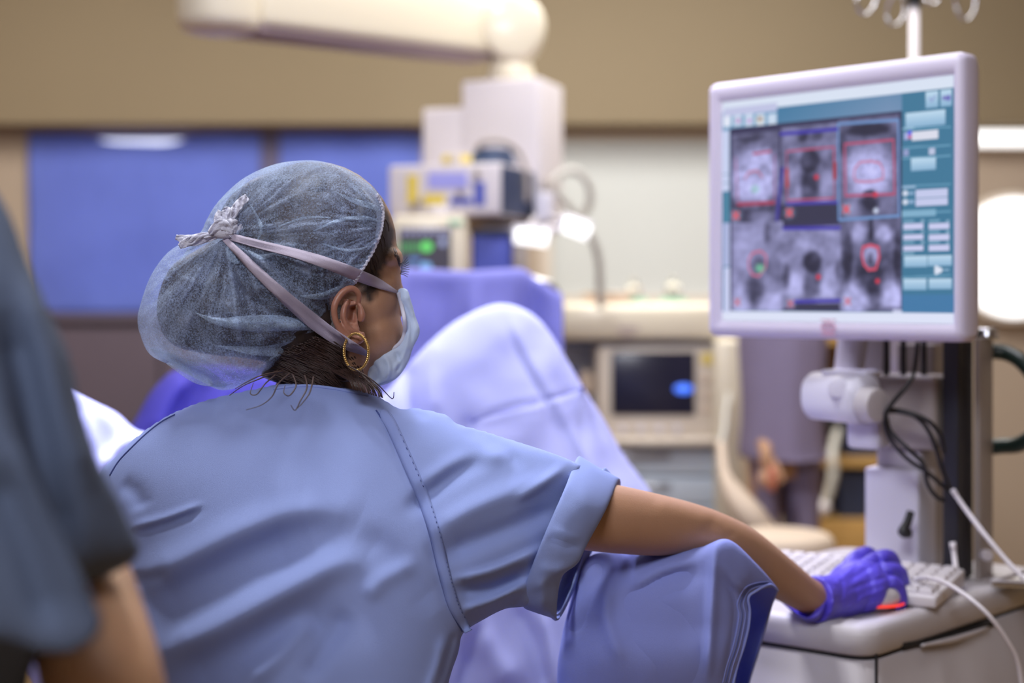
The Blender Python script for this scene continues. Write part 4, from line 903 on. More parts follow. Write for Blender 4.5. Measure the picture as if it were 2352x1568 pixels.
def px2uv(px, py):
    k = (px-CX)/FPX; s = (k*R0.y-R0.x)/(ud.x-k*ud.y); Yp = R0.y+ud.y*s; z = CZ-(py-HY)/FPX*Yp
    return (sL-s)/(sL-sR), (sT-z)/(sT-sB)
def crop(x, y): return px2uv(1640+x/2.7034, 170+y/2.7034)
def scans(px, py):
    u, v = px2uv(px, py); n = len(u); c = np.zeros((n, 3)); c[:] = (66, 124, 162)
    g = 1-np.clip(np.abs(u-.75)*1.6+np.abs(v-.15)*3, 0, 1); c += g[:, None]*np.array([55, 25, 22])
    c[(u > .805)] = (58, 120, 152); c[(u > .805) & (v > .88)] = (62, 122, 168)
    nz = lambda sc, seed: np.array([mnoise.noise(Vector((a*sc, b*sc, seed))) for a, b in zip(u, v)])
    n1 = nz(14, 0.); n2 = nz(34, 5.); n3 = nz(80, 9.)
    def rect(x0, y0, x1, y1, col, soft=0, flat=True):
        a = crop(x0, y0); b = crop(x1, y1); k = (u > a[0]) & (u < b[0]) & (v > a[1]) & (v < b[1]); c[k] = col; return k
    def reg(x0, y0, x1, y1):
        a = crop(x0, y0); b = crop(x1, y1); return (u > a[0]) & (u < b[0]) & (v > a[1]) & (v < b[1])
    def ellm(x, y, rx, ry, soft=.35):
        a = crop(x, y); b = crop(x+rx, y); d_ = crop(x, y+ry); r = np.sqrt(((u-a[0])/(b[0]-a[0]+1e-9))**2+((v-a[1])/(d_[1]-a[1]+1e-9))**2)
        return np.clip((1+soft-r)/(2*soft), 0, 1)
    def seg(pts, wid, col, op=1.0, mask=None):
        q = np.array([crop(*p) for p in pts]); asp = .62
        X = u; Yv = v*asp; q[:, 1] *= asp; d_ = segdist(q, X, Yv, False); k = np.clip((wid-d_)/(wid*.4), 0, 1)*op
        if mask is not None: k = k*mask
        c[:] = c*(1-k[:, None])+np.array(col)*k[:, None]
    def mix(k, col): c[:] = c*(1-k[:, None])+np.array(col, float)*k[:, None]
    # title and task bars
    k = v < .052; c[k] = (222, 232, 248)
    k = v > .955; c[k] = (226, 232, 252)
    # toolbar
    rect(50, 240, 390, 320, (120, 165, 200))
    for i, x in enumerate((55, 120, 190, 262, 335)): rect(x, 250, x+52, 318, (205, 222, 242))
    rect(60, 250, 100, 325, (232, 238, 252)); mix(ellm(150, 290, 14, 14), (190, 140, 200)); mix(ellm(220, 290, 14, 14), (200, 160, 220)); mix(ellm(285, 283, 26, 26), (230, 230, 225)); mix(ellm(285, 278, 13, 13), (140, 110, 100))
    for (x0, y0, x1, y1) in ((725, 285, 775, 298), (780, 272, 862, 300), (875, 262, 915, 280), (950, 258, 995, 272), (1005, 247, 1095, 275), (1112, 240, 1132, 258), (395, 318, 442, 336), (60, 215, 390, 226)): rect(x0, y0, x1, y1, (196, 200, 232))
    # side strip at the left
    for i in range(7): rect(48, 355+i*54, 96, 355+i*54+48, (205, 215, 245))
    rect(55, 925, 104, 1190, (176, 186, 225)); rect(60, 1200, 108, 1480, (205, 212, 245)); rect(55, 740, 104, 915, (70, 132, 160))
    # scan areas
    gr = lambda L: np.stack([L*.92+8, L*.92+8, L*1.12+22], 1)
    base = 92+60*n1+44*n2+26*n3
    cells = {'a': (112, 380, 405, 912), 'b': (415, 335, 770, 912), 'c': (772, 285, 1148, 895), 'd': (112, 925, 430, 1470), 'e': (420, 950, 785, 1455), 'f': (785, 900, 1162, 1475)}
    c[reg(98, 340, 1165, 1476)] = (50, 48, 80)
    for kx, r in cells.items():
        k = reg(*r); lum = base.copy()
        if kx == 'a': lum = 78+40*n1+20*n2+100*ellm(250, 640, 150, 190, .2)+35*n2*ellm(250, 640, 150, 190)-50*ellm(240, 860, 130, 60)+70*ellm(290, 890, 80, 40)-40*ellm(220, 400, 90, 25)
        if kx == 'b': lum = 98+50*n1+26*n2-70*ellm(595, 540, 62, 72, .15)-55*ellm(590, 700, 55, 110, .3)+34*ellm(490, 690, 50, 110)+34*ellm(700, 690, 50, 120)-55*ellm(550, 390, 30, 30)-40*ellm(640, 385, 30, 30); lum = np.where(reg(415, 812, 770, 912), 28., lum)
        if kx == 'c': lum = 84+36*n1+22*n2+98*ellm(960, 600, 150, 150, .3)+30*n3*ellm(960, 600, 150, 150)+25*ellm(960, 720, 140, 40)-75*ellm(965, 345, 120, 40)-110*ellm(962, 742, 40, 28, .2)-70*ellm(962, 800, 55, 55, .5)+20*ellm(870, 840, 70, 60)+20*ellm(1070, 840, 60, 60)-40*ellm(800, 430, 25, 60)
        if kx == 'd': lum = 128+34*n1+22*n2+30*ellm(180, 1090, 60, 110)-48*ellm(270, 1180, 40, 50)-70*ellm(250, 1340, 60, 90)+55*ellm(170, 1400, 50, 90)+50*ellm(350, 1410, 80, 60)-40*ellm(370, 1220, 60, 70)-50*ellm(330, 990, 20, 60)
        if kx == 'e': lum = 128+46*n1+26*n2-95*ellm(610, 1165, 58, 66, .2)-50*ellm(605, 1310, 50, 110, .3)+48*ellm(500, 1310, 55, 90)+48*ellm(715, 1310, 50, 90)-70*ellm(450, 1250, 25, 70)-50*ellm(770, 1230, 20, 60); lum = np.where(reg(500, 1425, 780, 1455), 30., lum)
        if kx == 'f': lum = 84+40*n1+30*n2-60*ellm(975, 950, 14, 90)+66*ellm(900, 990, 50, 60)+66*ellm(1050, 990, 50, 60)+100*ellm(870, 1400, 80, 120)+100*ellm(1110, 1400, 70, 120)-66*ellm(970, 1250, 80, 130)-60*ellm(830, 1150, 30, 150)-60*ellm(1140, 1150, 25, 150)+90*ellm(972, 1135, 48, 68, .2)-60*ellm(972, 1150, 16, 40)-60*ellm(1110, 1462, 60, 24)
        g_ = gr(np.clip(lum*.95+16, 30, 215)); c[k] = g_[k]
    # scan frames, blue edges, red outlines
    seg([(770, 310), (1145, 285), (1150, 880), (775, 905), (770, 310)], .0045, (110, 150, 205))
    seg([(412, 372), (765, 342)], .006, (60, 50, 170)); seg([(430, 958), (780, 955)], .006, (60, 50, 170)); seg([(450, 806), (765, 796)], .005, (70, 60, 170)); seg([(500, 1412), (780, 1405)], .006, (60, 50, 170)); seg([(425, 590), (390, 900)], .009, (60, 52, 150))
    R_ = (185, 78, 112)
    seg([(245, 495), (352, 480)], .004, R_); seg([(148, 808), (375, 798)], .006, (170, 50, 76)); seg([(135, 520), (148, 808)], .003, (170, 90, 130)); seg([(376, 500), (376, 800)], .003, (150, 90, 140))
    seg([(450, 480), (745, 452), (748, 770), (455, 785), (450, 480)], .003, R_); seg([(452, 600), (455, 690)], .010, (176, 60, 60)); seg([(750, 560), (750, 640)], .009, (170, 50, 60))
    seg([(812, 435), (1115, 408), (1122, 745), (815, 755), (812, 435)], .0042, R_)
    seg([(870, 640), (872, 590), (905, 548), (970, 540), (1030, 552), (1052, 600), (1050, 650), (1000, 665), (930, 668), (880, 665), (870, 640)], .0036, (205, 130, 165))
    seg([(192, 650), (215, 610), (270, 600), (300, 640)], .0036, (200, 130, 160)); seg([(215, 1150), (240, 1110), (290, 1098), (325, 1130), (320, 1200), (280, 1255), (235, 1245), (215, 1200), (215, 1150)], .004, (205, 110, 140))
    seg([(925, 1075), (970, 1062), (1020, 1075), (1025, 1140), (1005, 1210), (960, 1215), (930, 1180), (918, 1120), (925, 1075)], .005, (215, 80, 105))
    for (x, y) in ((468, 860), (822, 838), (136, 878), (475, 1425), (145, 1415), (830, 1410)):
        w_ = 1.0 if y < 1000 else .5
        mix(ellm(x, y, 30, 34, .6)*.6*w_, (170, 195, 225)); seg([(x-15, y-18), (x+15, y+18)], .005, (225, 80, 90), w_); seg([(x-15, y+18), (x+15, y-18)], .005, (225, 80, 90), w_)
    for (x, y) in ((636, 640), (1002, 748), (648, 1260), (1015, 1285)): mix(ellm(x, y, 14, 16, .5), (220, 50, 70))
    mix(ellm(285, 1205, 26, 26, .5)*.8, (120, 215, 165)); mix(ellm(255, 715, 24, 24, .6)*.6, (150, 215, 195)); mix(ellm(1005, 848, 16, 18, .5), (210, 220, 245))
    # right-hand controls
    for (x0, y0, x1, y1) in ((1312, 112, 1392, 205), (1405, 100, 1475, 195), (1192, 245, 1437, 310), (1222, 525, 1378, 592), (1180, 1130, 1322, 1195), (1328, 1125, 1475, 1190), (1175, 1272, 1318, 1338), (1332, 1268, 1478, 1334)):
        k = rect(x0, y0, x1, y1, (168, 206, 232)); a = crop(x0, y0); b = crop(x1, y1); tt_ = np.clip((v-a[1])/(b[1]-a[1]), 0, 1); c[k] = (np.array([196, 224, 244])[None]*(1-tt_[:, None])+np.array([140, 182, 214])[None]*tt_[:, None])[k]
    seg([(1340, 150), (1352, 168), (1372, 138)], .004, (150, 170, 215)); seg([(1425, 148), (1450, 148)], .006, (120, 120, 190)); mix(ellm(1456, 148, 14, 18), (110, 110, 190))
    for y in (335, 450, 515, 690, 860, 1255): seg([(1170, y+8), (1470, y-8)], .0022, (110, 165, 195))
    rect(1230, 358, 1390, 398, (224, 226, 240)); rect(1205, 352, 1228, 376, (90, 96, 235)); rect(1205, 380, 1228, 400, (200, 110, 160)); rect(1180, 365, 1202, 405, (170, 180, 230))
    rect(1175, 470, 1210, 505, (150, 160, 205)); rect(1335, 460, 1372, 500, (190, 200, 228)); rect(1176, 330, 1240, 342, (150, 190, 215)); rect(1172, 696, 1250, 708, (160, 190, 220))
    for y in (742, 796): rect(1250, y-20, 1452, y+16, (200, 206, 240)); mix(ellm(1188, y-2, 17, 18), (225, 230, 248)); rect(1208, y-12, 1240, y+8, (140, 175, 210))
    rect(1165, 848, 1378, 880, (130, 178, 206))
    for y in (946, 1014, 1080):
        for x in (1178, 1336): rect(x, y-16, x+124, y+14, (205, 208, 243)); rect(x, y-40, x+65, y-30, (120, 168, 196)); rect(x+105, y-42, x+125, y-28, (140, 178, 205))
    rect(1172, 1106, 1240, 1118, (130, 175, 200)); seg([(1378, 1202), (1378, 1232), (1410, 1217), (1378, 1202)], .007, (225, 232, 248)); rect(1425, 1208, 1462, 1222, (130, 170, 200))
    rect(1108, 1462, 1165, 1482, (200, 205, 235))
    return c
C0 = mp(sL, sB, .004); gridscreen('screen', C0, mp(sR, sB, .004)-C0, mp(sL, sT, .004)-C0, 330, 330, scans, .92, fr, nf)
b_ = bmesh.new(); s0 = sfor(1903); z0 = zfor(1903, 752)
def ringpts(r, n=20): return [mp(s0+r*math.cos(a), z0+r*math.sin(a)*.7, -.0006) for a in np.linspace(0, 2*math.pi, n, endpoint=False)]
tube(b_, ringpts(.011), .0009, 6, 1, True)
for dz in (-.004, 0.0, .004): tube(b_, [mp(s0-.008, z0+dz, -.0006), mp(s0+.008, z0+dz, -.0006)], .0008, 6, 1)
for dz in (.0105, -.0105): tube(b_, [mp(s0-.012, z0+dz, -.0006), mp(s0+.012, z0+dz, -.0006)], .0009, 6, 1)
link('logo', b_, M_pink, fr)
b_ = bmesh.new(); m_ = mp(wd_*.5, (zt_+zb_)/2-.05, .075); q = m_-nf*.05; cyl(b_, m_+nf*.01, q, .03); link('rear_mount', b_, M_cart, t)
b_ = bmesh.new(); tube(b_, [q, P(1960, 780, 2.06), P(1945, 900, 2.03)], [.022, .022, .02], 14, 5); link('mount_arm', b_, M_cart, t)

# ---------------------------------------------------------------- drip stand behind the monitor
Y = 2.75
t = thing('drip_stand', 'pale drip stand with clear wire hooks rising above the monitor', 'drip stand', (P(2100, 0, Y).x, Y, 0))
xc = P(2100, 0, Y).x
b_ = bmesh.new(); cyl(b_, (xc, Y, .05), (xc, Y, wz(14, Y)), .0095, n=20); link('pole', b_, M_lil, t)
b_ = bmesh.new(); cyl(b_, (xc, Y, wz(14, Y)), (xc, Y, wz(-30, Y)), .014, n=20, bev=.002); link('collar', b_, M_blackr, t)
for k, (pts) in enumerate(([(2096, -60), (2030, -40), (1975, -10), (1968, 15), (1990, 34), (2010, 8), (2012, -20)], [(2096, -50), (2060, -20), (2038, 20), (2042, 52), (2066, 54), (2078, 20), (2070, -10)],
                           [(2104, -60), (2120, -20), (2126, 0), (2140, 10), (2155, 0), (2150, -30)], [(2104, -60), (2170, -40), (2192, 0), (2200, 28), (2220, 46), (2238, 24), (2240, -10)])):
    b_ = bmesh.new(); tube(b_, [P(x, y, Y+(.05 if k % 2 else -.05)*min(1, i/2)) for i, (x, y) in enumerate(pts)], .003, 10, 6); link('hook', b_, M_chrome, t)
for k in range(5):
    a = k/5*2*math.pi+.3; b_ = bmesh.new(); tube(b_, [(xc, Y, .09), (xc+.22*math.cos(a), Y+.22*math.sin(a), .05)], [.016, .01], 10, 3); f_ = link('foot', b_, M_greyp, t)
    b_ = bmesh.new(); cyl(b_, (xc+.22*math.cos(a), Y+.22*math.sin(a)-.01, .025), (xc+.22*math.cos(a), Y+.22*math.sin(a)+.01, .025), .025, n=16); link('caster', b_, M_blackr, f_)

# ================================================================ the woman
W = thing('person', 'woman seen from behind in blue scrubs, hair cap and mask, reaching for a mouse', 'person', (P(650, 1300, 1.45).x, 1.45, .55))
# --- body: head, neck, right arm as one surface
def pe(bm, px, py, Yc, rx, ry, rz, rot=(0, 0, 0)): ell(bm, P(px, py, Yc), (rx, ry, rz), rot, 32)
bm = bmesh.new()
pe(bm, 722, 560, 1.52, .088, .078, .088)                  # skull
pe(bm, 800, 590, 1.525, .052, .066, .072)                 # forehead and temple
pe(bm, 845, 690, 1.525, .036, .058, .056, (0, .15, 0))     # cheek
pe(bm, 885, 650, 1.515, .0175, .030, .018)                # cheekbone
pe(bm, 893, 592, 1.520, .0155, .036, .013)                # brow ridge
pe(bm, 850, 765, 1.52, .036, .046, .038)                  # jaw
pe(bm, 880, 800, 1.535, .026, .03, .026)                  # chin under the mask
pe(bm, 895, 624, 1.515, .0125, .016, .0105)               # upper lid
tube(bm, [P(900, 622, 1.54), P(908, 655, 1.542), P(914, 690, 1.540), P(914, 712, 1.53)], [.008, .008, .010, .010], 14, 5)   # nose, under the mask from the bridge down
tube(bm, [P(770, 720, 1.52), P(765, 800, 1.515), P(750, 880, 1.515), P(710, 960, 1.53)], [.05, .049, .048, .05], 20, 5)
tube(bm, [P(705, 960, 1.53), P(680, 1120, 1.51), P(650, 1400, 1.48), P(650, 1800, 1.5)], [.05, .065, .07, .07], 20, 5)
tube(bm, [P(760, 1040, 1.52), P(1080, 1120, 1.50), P(1220, 1160, 1.495), P(1350, 1182, 1.505), P(1470, 1200, 1.54), P(1570, 1215, 1.575), P(1640, 1238, 1.605), P(1705, 1268, 1.65), P(1780, 1318, 1.70), P(1850, 1365, 1.745), P(1905, 1392, 1.775)],
     [.036, .040, .038, .0375, .0350, .0310, .0310, .0300, .0265, .0225, .0225], 24, 6)
body = remesh(bm, .0032, 6)
sculpt(body, [([(1618, 1205), (1655, 1215), (1672, 1245)], 12, -.0015), ([(1600, 1215), (1640, 1235), (1650, 1262)], 9, -.001), ([(1500, 1150), (1580, 1170), (1640, 1195)], 24, .003), ([(1690, 1220), (1670, 1235), (1650, 1250)], 8, -.001),
              ([(868, 640), (885, 636), (905, 640)], 6, -.0025), ([(900, 560), (912, 590), (918, 612)], 7, .002), ([(862, 680), (880, 720), (878, 770)], 18, .002)])
n = len(body.vertices); co = np.empty(n*3); body.vertices.foreach_get('co', co); co = co.reshape(-1, 3)
px = CX+co[:, 0]/co[:, 1]*FPX; py = HY+(CZ-co[:, 2])/co[:, 1]*FPX
skin = np.array(lin((176, 134, 106))); hair = np.array(lin((52, 37, 32)))
hp = resample([(860, 420), (884, 455), (902, 500), (912, 545), (903, 590), (884, 622), (870, 660), (856, 700), (838, 690), (815, 660), (760, 690), (740, 800), (700, 880), (560, 880), (400, 700), (500, 400), (700, 330)], 10)
dd = segdist(hp, px, py); ins = inside(hp, px, py); sdv = np.where(ins, dd, -dd)
jit = np.array([mnoise.noise(Vector((a*.0+b*60, c_*180, a*180)))*9 for a, b, c_ in co]); k = np.clip((sdv+jit+4)/16, 0, 1); k[px > 1000] = 0
# hair at nape (behind the ear line)
nape = (py > 700) & (py < 960) & (px < 800+(py-780)*.1) & (px < 1000); k = np.where(nape, np.maximum(k, np.clip((812-px)/18, 0, 1)), k)
col = skin*(1-k[:, None])+hair*k[:, None]
at = body.color_attributes.new('tint', 'FLOAT_COLOR', 'POINT'); at.data.foreach_set('color', np.c_[col, np.ones(n)].ravel())
link('body', body, M_skinh, W)
TB = bvh(body)
# --- hair inside the cap and at the nape
hm = inflate('hair', [(702, 384), (760, 392), (810, 412), (850, 445), (876, 490), (868, 540), (848, 590), (822, 630), (794, 662), (772, 700), (784, 760), (800, 820), (828, 868), (842, 896), (780, 905), (700, 893), (640, 880), (600, 862), (612, 835), (560, 822), (470, 812), (395, 790), (362, 735), (366, 670), (396, 610), (450, 575), (492, 545), (500, 500), (530, 450), (580, 412), (640, 390)],
             1.50, .60, .6, 8)
sculpt(hm, [([(700, 400), (620, 480), (560, 560)], 20, .004), ([(640, 600), (560, 640), (520, 720)], 30, -.01), ([(420, 620), (400, 700), (430, 780)], 20, .006)], .010, 26)
link('hair', hm, M_hair, W)
# loose strands over the collar
def strand(bm, pts, r=.0009, sub=8): tube(bm, [P(*p) for p in pts], [r*(1-.6*i/(len(pts)-1)) for i in range(len(pts))], 6, sub)
bs = bmesh.new(); Yn = 1.40
for pts in ([(640, 850, 1.42), (600, 868, 1.40), (560, 885, 1.39), (527, 908, 1.39)], [(650, 852, 1.41), (600, 862, 1.39), (565, 878, 1.385), (540, 893, 1.38)],
            [(640, 855, 1.41), (610, 880, 1.38), (590, 905, 1.37), (575, 903, 1.37), (582, 880, 1.38)], [(665, 858, 1.40), (640, 880, 1.37), (625, 910, 1.36), (600, 930, 1.355), (565, 941, 1.35)],
            [(700, 862, 1.40), (705, 890, 1.37), (690, 920, 1.355), (678, 942, 1.35), (668, 930, 1.35)], [(672, 860, 1.40), (680, 885, 1.38), (665, 908, 1.37), (652, 902, 1.37), (655, 885, 1.38)],
            [(720, 865, 1.39), (712, 900, 1.36), (695, 925, 1.35), (682, 938, 1.345)], [(820, 850, 1.42), (850, 880, 1.41), (872, 905, 1.40), (868, 912, 1.40)],
            [(800, 840, 1.42), (840, 862, 1.41), (870, 885, 1.41), (900, 915, 1.42), (905, 900, 1.42)]): strand(bs, pts)
rs = random.Random(3)
TH = bvh(hm, body)
for i in range(800):                                   # nape hair sweeping from under the cap down to the right
    a = rs.random(); x0_ = 622+a*172+rs.uniform(-12, 8); y0_ = 850-a*70+rs.uniform(-34, 30); ln = rs.uniform(40, 120); an = math.radians(44-22*(1-a)+rs.uniform(-12, 12))
    pts = [(x0_+ln*t_*math.cos(an*(.6+.4*t_)), y0_+ln*t_*math.sin(an*(.6+.4*t_))) for t_ in (0, .35, .7, 1)]
    q = []; lift = .001+.004*rs.random()
    for x, y in pts:
        h_ = hit(TH, x, y, lift)
        if h_ is None or x > 799: break
        q.append(h_)
    if len(q) > 2: tube(bs, q, [.00042*(1-.5*j/len(q)) for j in range(len(q))], 5, 4)
for i in range(60):                                    # finer ends sweeping right over the collar
    x0_ = rs.uniform(740, 815); y0_ = rs.uniform(790, 850); e = rs.random(); y0_ = max(y0_, 900-.1*x0_)
    p1 = hit(TH, x0_, y0_, .001, 1.43); p2 = hit(TH, x0_+16, y0_+24, .002, 1.425); tube(bs, [p1, p2, P(800+62*e, 874+9*e, 1.425), P(808+72*e, 894+20*e, 1.42)], [.0006, .0006, .0005, .0003], 5, 5)
for i in range(24):                                    # hairline at the temple
    y0_ = rs.uniform(470, 650); x0_ = 880-abs(y0_-500)*.22+rs.uniform(-12, 8); dx = rs.uniform(4, 16)
    pts = [(x0_, y0_-8), (x0_+dx*.5, y0_+6), (x0_+dx*.6, y0_+22)]
    q = [hit(TB, x, y, .0006) for x, y in pts]
    if all(q): tube(bs, q, [.0003, .0003, .0001], 5, 3)
link('loose_hair', bs, M_hairs, W)['kind'] = 'stuff'
# --- bouffant cap
capo = [(699, 368), (754, 374), (814, 399), (861, 435), (878, 463), (883, 490), (876, 538), (855, 585), (832, 624), (818, 650), (794, 666), (770, 694), (756, 726), (746, 752), (736, 780), (695, 808), (640, 838), (606, 855), (570, 880), (512, 896), (458, 874), (399, 842), (345, 814), (322, 768), (316, 735), (321, 704), (343, 640), (373, 593), (404, 566), (446, 546), (464, 528), (474, 506), (501, 463), (557, 411), (628, 378)]
cap = inflate('cap', capo, lambda x, y: 1.50-.048*np.clip((x-735)/120, 0, 1)*np.clip((x-735)/120, 0, 1)*(3-2*np.clip((x-735)/120, 0, 1)), .80, .75, 3.6)
fan = [([(520, 545), (600, 470), (720, 400), (800, 400)], (7, 16), -.004), ([(530, 552), (640, 520), (760, 480), (870, 470)], (8, 14), -.006), ([(540, 556), (660, 560), (780, 560), (868, 545)], (7, 16), -.007),
       ([(560, 560), (680, 600), (790, 600), (850, 580)], (8, 14), .006), ([(505, 545), (440, 580), (380, 660), (350, 740)], (8, 20), -.006), ([(515, 552), (480, 620), (455, 700), (440, 780)], (7, 18), -.006), ([(525, 560), (540, 640), (600, 700), (700, 730)], (7, 16), -.008),
       ([(490, 535), (520, 460), (600, 400)], 8, .004), ([(740, 420), (800, 450), (868, 480)], 7, .004), ([(760, 395), (820, 425), (870, 462)], 5, -.004), ([(700, 640), (760, 630), (830, 600)], 9, .005),
       ([(450, 715), (520, 740), (620, 740), (735, 752)], (6, 16), .009), ([(440, 770), (540, 800), (640, 800), (720, 790)], (8, 12), -.006), ([(400, 800), (470, 830), (560, 850), (620, 840)], 10, .006), ([(350, 760), (400, 830), (480, 870)], 8, -.005),
       ([(600, 560), (660, 640), (740, 700), (760, 700)], 10, -.008), ([(650, 650), (720, 680), (790, 665)], 8, .006), ([(640, 380), (700, 450), (730, 540)], 8, -.003), ([(720, 400), (745, 460), (752, 520)], 5, .003), ([(462, 530), (500, 540), (540, 545)], 14, -.014), ([(370, 600), (420, 640), (470, 650)], 8, .004), ([(560, 420), (540, 500), (520, 540)], 7, .005)]
def pleats(px, py):
    out = np.zeros(len(px))
    for (cx_, cy_, sc, amp, seed, r0, r1) in ((512, 540, 11, .0050, 0., 20, 330), (900, 520, 17, .0045, 4., 20, 190), (752, 742, 9, .0042, 8., 12, 260), (575, 880, 7, .0030, 13., 14, 200)):
        dx, dy = px-cx_, py-cy_; rr_ = np.hypot(dx, dy)+1; a = np.arctan2(dy, dx)
        w_ = np.clip((rr_-r0)/30, 0, 1)*np.clip((r1-rr_)/(.5*r1), 0, 1)
        for i in np.where(w_ > 0)[0]:
            q_ = mnoise.noise(Vector((math.cos(a[i])*sc*.5, math.sin(a[i])*sc*.5, seed+rr_[i]*.0045)))
            q2 = mnoise.noise(Vector((math.cos(a[i])*sc*1.1, math.sin(a[i])*sc*1.1, seed+30+rr_[i]*.006)))
            out[i] += w_[i]*amp*((1-abs(q_)*3.2)+.5*(1-abs(q2)*3.2)-.6)
    return out
sculpt(cap, fan, .0035, 34, 3, pleats)
for z_ in (70,):
    pass
n = len(cap.vertices); co = np.empty(n*3); cap.vertices.foreach_get('co', co); co = co.reshape(-1, 3)
px = CX+co[:, 0]/co[:, 1]*FPX; py = HY+(CZ-co[:, 2])/co[:, 1]*FPX
gat = np.clip(pleats(px, py)/.0042, -.7, 1.6)*.34
for pl, wd2, am in (([(318, 745), (350, 812), (420, 852), (510, 888), (590, 872)], 26, .34), ([(316, 720), (340, 645), (400, 575)], 16, .2), ([(470, 510), (520, 440), (620, 384), (720, 374)], 24, .3), ([(490, 540), (520, 548)], 30, .3),
                    ([(870, 462), (880, 510), (860, 570), (830, 622)], 10, .35), ([(770, 690), (752, 740)], 14, .25), ([(735, 770), (640, 835), (600, 850)], 12, .3)):
    q = np.array(crom([np.array(p, float) for p in pl], 4)); gat += am*np.exp(-(segdist(q, px, py, False)/wd2)**2)
gat = np.clip(.5+.5*gat, 0, 1); at = cap.color_attributes.new('gather', 'FLOAT_COLOR', 'POINT'); at.data.foreach_set('color', np.c_[gat, gat, gat, np.ones(n)].ravel())
capo_obj = link('cap', cap, M_gauze_cap, W)
TC = bvh(cap)
# doubled folds and the gathered edge of the cap
bm = bmesh.new()
for path, ws in (([(448, 718), (500, 738), (570, 742), (650, 742), (742, 752)], [2, 16, 36, 34, 12]), ([(500, 795), (600, 806), (680, 796), (735, 775)], [3, 22, 30, 8]), ([(690, 680), (740, 680), (780, 664), (806, 652)], [4, 16, 16, 4]), ([(770, 440), (810, 460), (850, 472), (878, 486)], [2, 10, 14, 3]),
                 ([(720, 530), (780, 505), (840, 500), (878, 512)], [2, 8, 9, 3]), ([(640, 520), (700, 500), (760, 500)], [2, 6, 2]), ([(345, 800), (400, 830), (460, 862), (520, 885)], [5, 30, 42, 10]), ([(525, 560), (532, 590), (548, 605)], [10, 18, 4]), ([(500, 470), (520, 450), (560, 425)], [2, 8, 2]),
                 ([(700, 600), (770, 612), (835, 610)], [3, 12, 4]), ([(415, 600), (440, 570), (480, 556)], [2, 10, 3]), ([(575, 470), (600, 520), (590, 555)], [2, 8, 2]), ([(650, 575), (600, 590), (570, 575)], [2, 12, 3]), ([(740, 560), (800, 575), (850, 565)], [2, 7, 2])):
    strip(bm, TC, path, ws, .0016, 1.44, 8, 4, .001)
link('cap_fold', bm, M_gauze2, capo_obj)['kind'] = 'stuff'
bm = bmesh.new(); pth = [(868, 448), (881, 476), (881, 505), (874, 540), (856, 582), (832, 622), (818, 648)]
q = crom([np.array(p, float) for p in pth], 14); pts3 = []
for i, p in enumerate(q):
    h = hit(TC, p[0]-3, p[1], .002, 1.46); pts3.append(h+Vector((.0012*math.sin(i*1.9), 0, .0012*math.cos(i*1.9))))
tube(bm, pts3, .0013, 8, 2)
link('cap_elastic_edge', bm, M_tiew, capo_obj)
# --- ear
E0 = P(797, 722, 1.443)
def ep(px, py, off=0.0): return P(px, py, 1.443-off)
bm = bmesh.new()
rim = [(822, 700, .000), (824, 676, .004), (808, 662, .008), (786, 672, .012), (770, 697, .015), (768, 722, .015), (776, 748, .013), (792, 768, .010), (812, 782, .007), (829, 776, .004), (830, 762, .003)]
tube(bm, [ep(a, b, c_) for a, b, c_ in rim], [.0025, .0030, .0034, .0036, .0036, .0034, .0034, .0038, .0048, .0044, .003], 12, 6)
tube(bm, [ep(800, 690, .004), ep(790, 712, .008), ep(790, 735, .009), ep(802, 755, .008), ep(816, 764, .005)], [.0022, .0034, .0036, .0034, .003], 12, 6)      # antihelix
tube(bm, [ep(826, 700, .002), ep(830, 722, .004), ep(828, 738, .003)], [.0022, .0042, .003], 12, 6)                                                # tragus
base = [ep(800, 700, -.008), ep(812, 720, -.010), ep(806, 742, -.006)]
tube(bm, [ep(804, 688, -.004), ep(800, 715, -.003), ep(804, 745, -.002), ep(818, 765, .0)], [.0060, .0085, .0085, .0055], 14, 5)
pe(bm, 806, 764, 1.440, .009, .0045, .008)
# open the bowl of the ear: shell built from a sheet
ear = remesh(bm, .0011, 3)
sculpt(ear, [([(812, 700), (811, 722), (808, 742)], 9, -.0130), ([(800, 682), (784, 700), (780, 725), (788, 748)], 4.0, -.0030), ([(815, 680), (806, 690), (800, 700)], 6, -.003)])
link('ear', ear, M_ear, W)
# --- twisted hoop earring
t_ = bmesh.new(); Cc = P(818, 808, 1.425); e1 = Vector((.78, -.55, .18)).normalized()*.0162; e2 = Vector((-.12, 0, 1)).normalized()*.0182
for ph in (0, math.pi):
    pts = []
    for i in range(150):
        a = i/150*2*math.pi; c_ = Cc+e1*math.cos(a)+e2*math.sin(a); rad = (c_-Cc).normalized(); nn_ = e1.cross(e2).normalized(); w_ = a*26+ph
        pts.append(c_+rad*.0008*math.cos(w_)+nn_*.0008*math.sin(w_))
    tube(t_, pts, .00095, 6, 1, True)
link('hoop_earring', t_, M_gold, W)
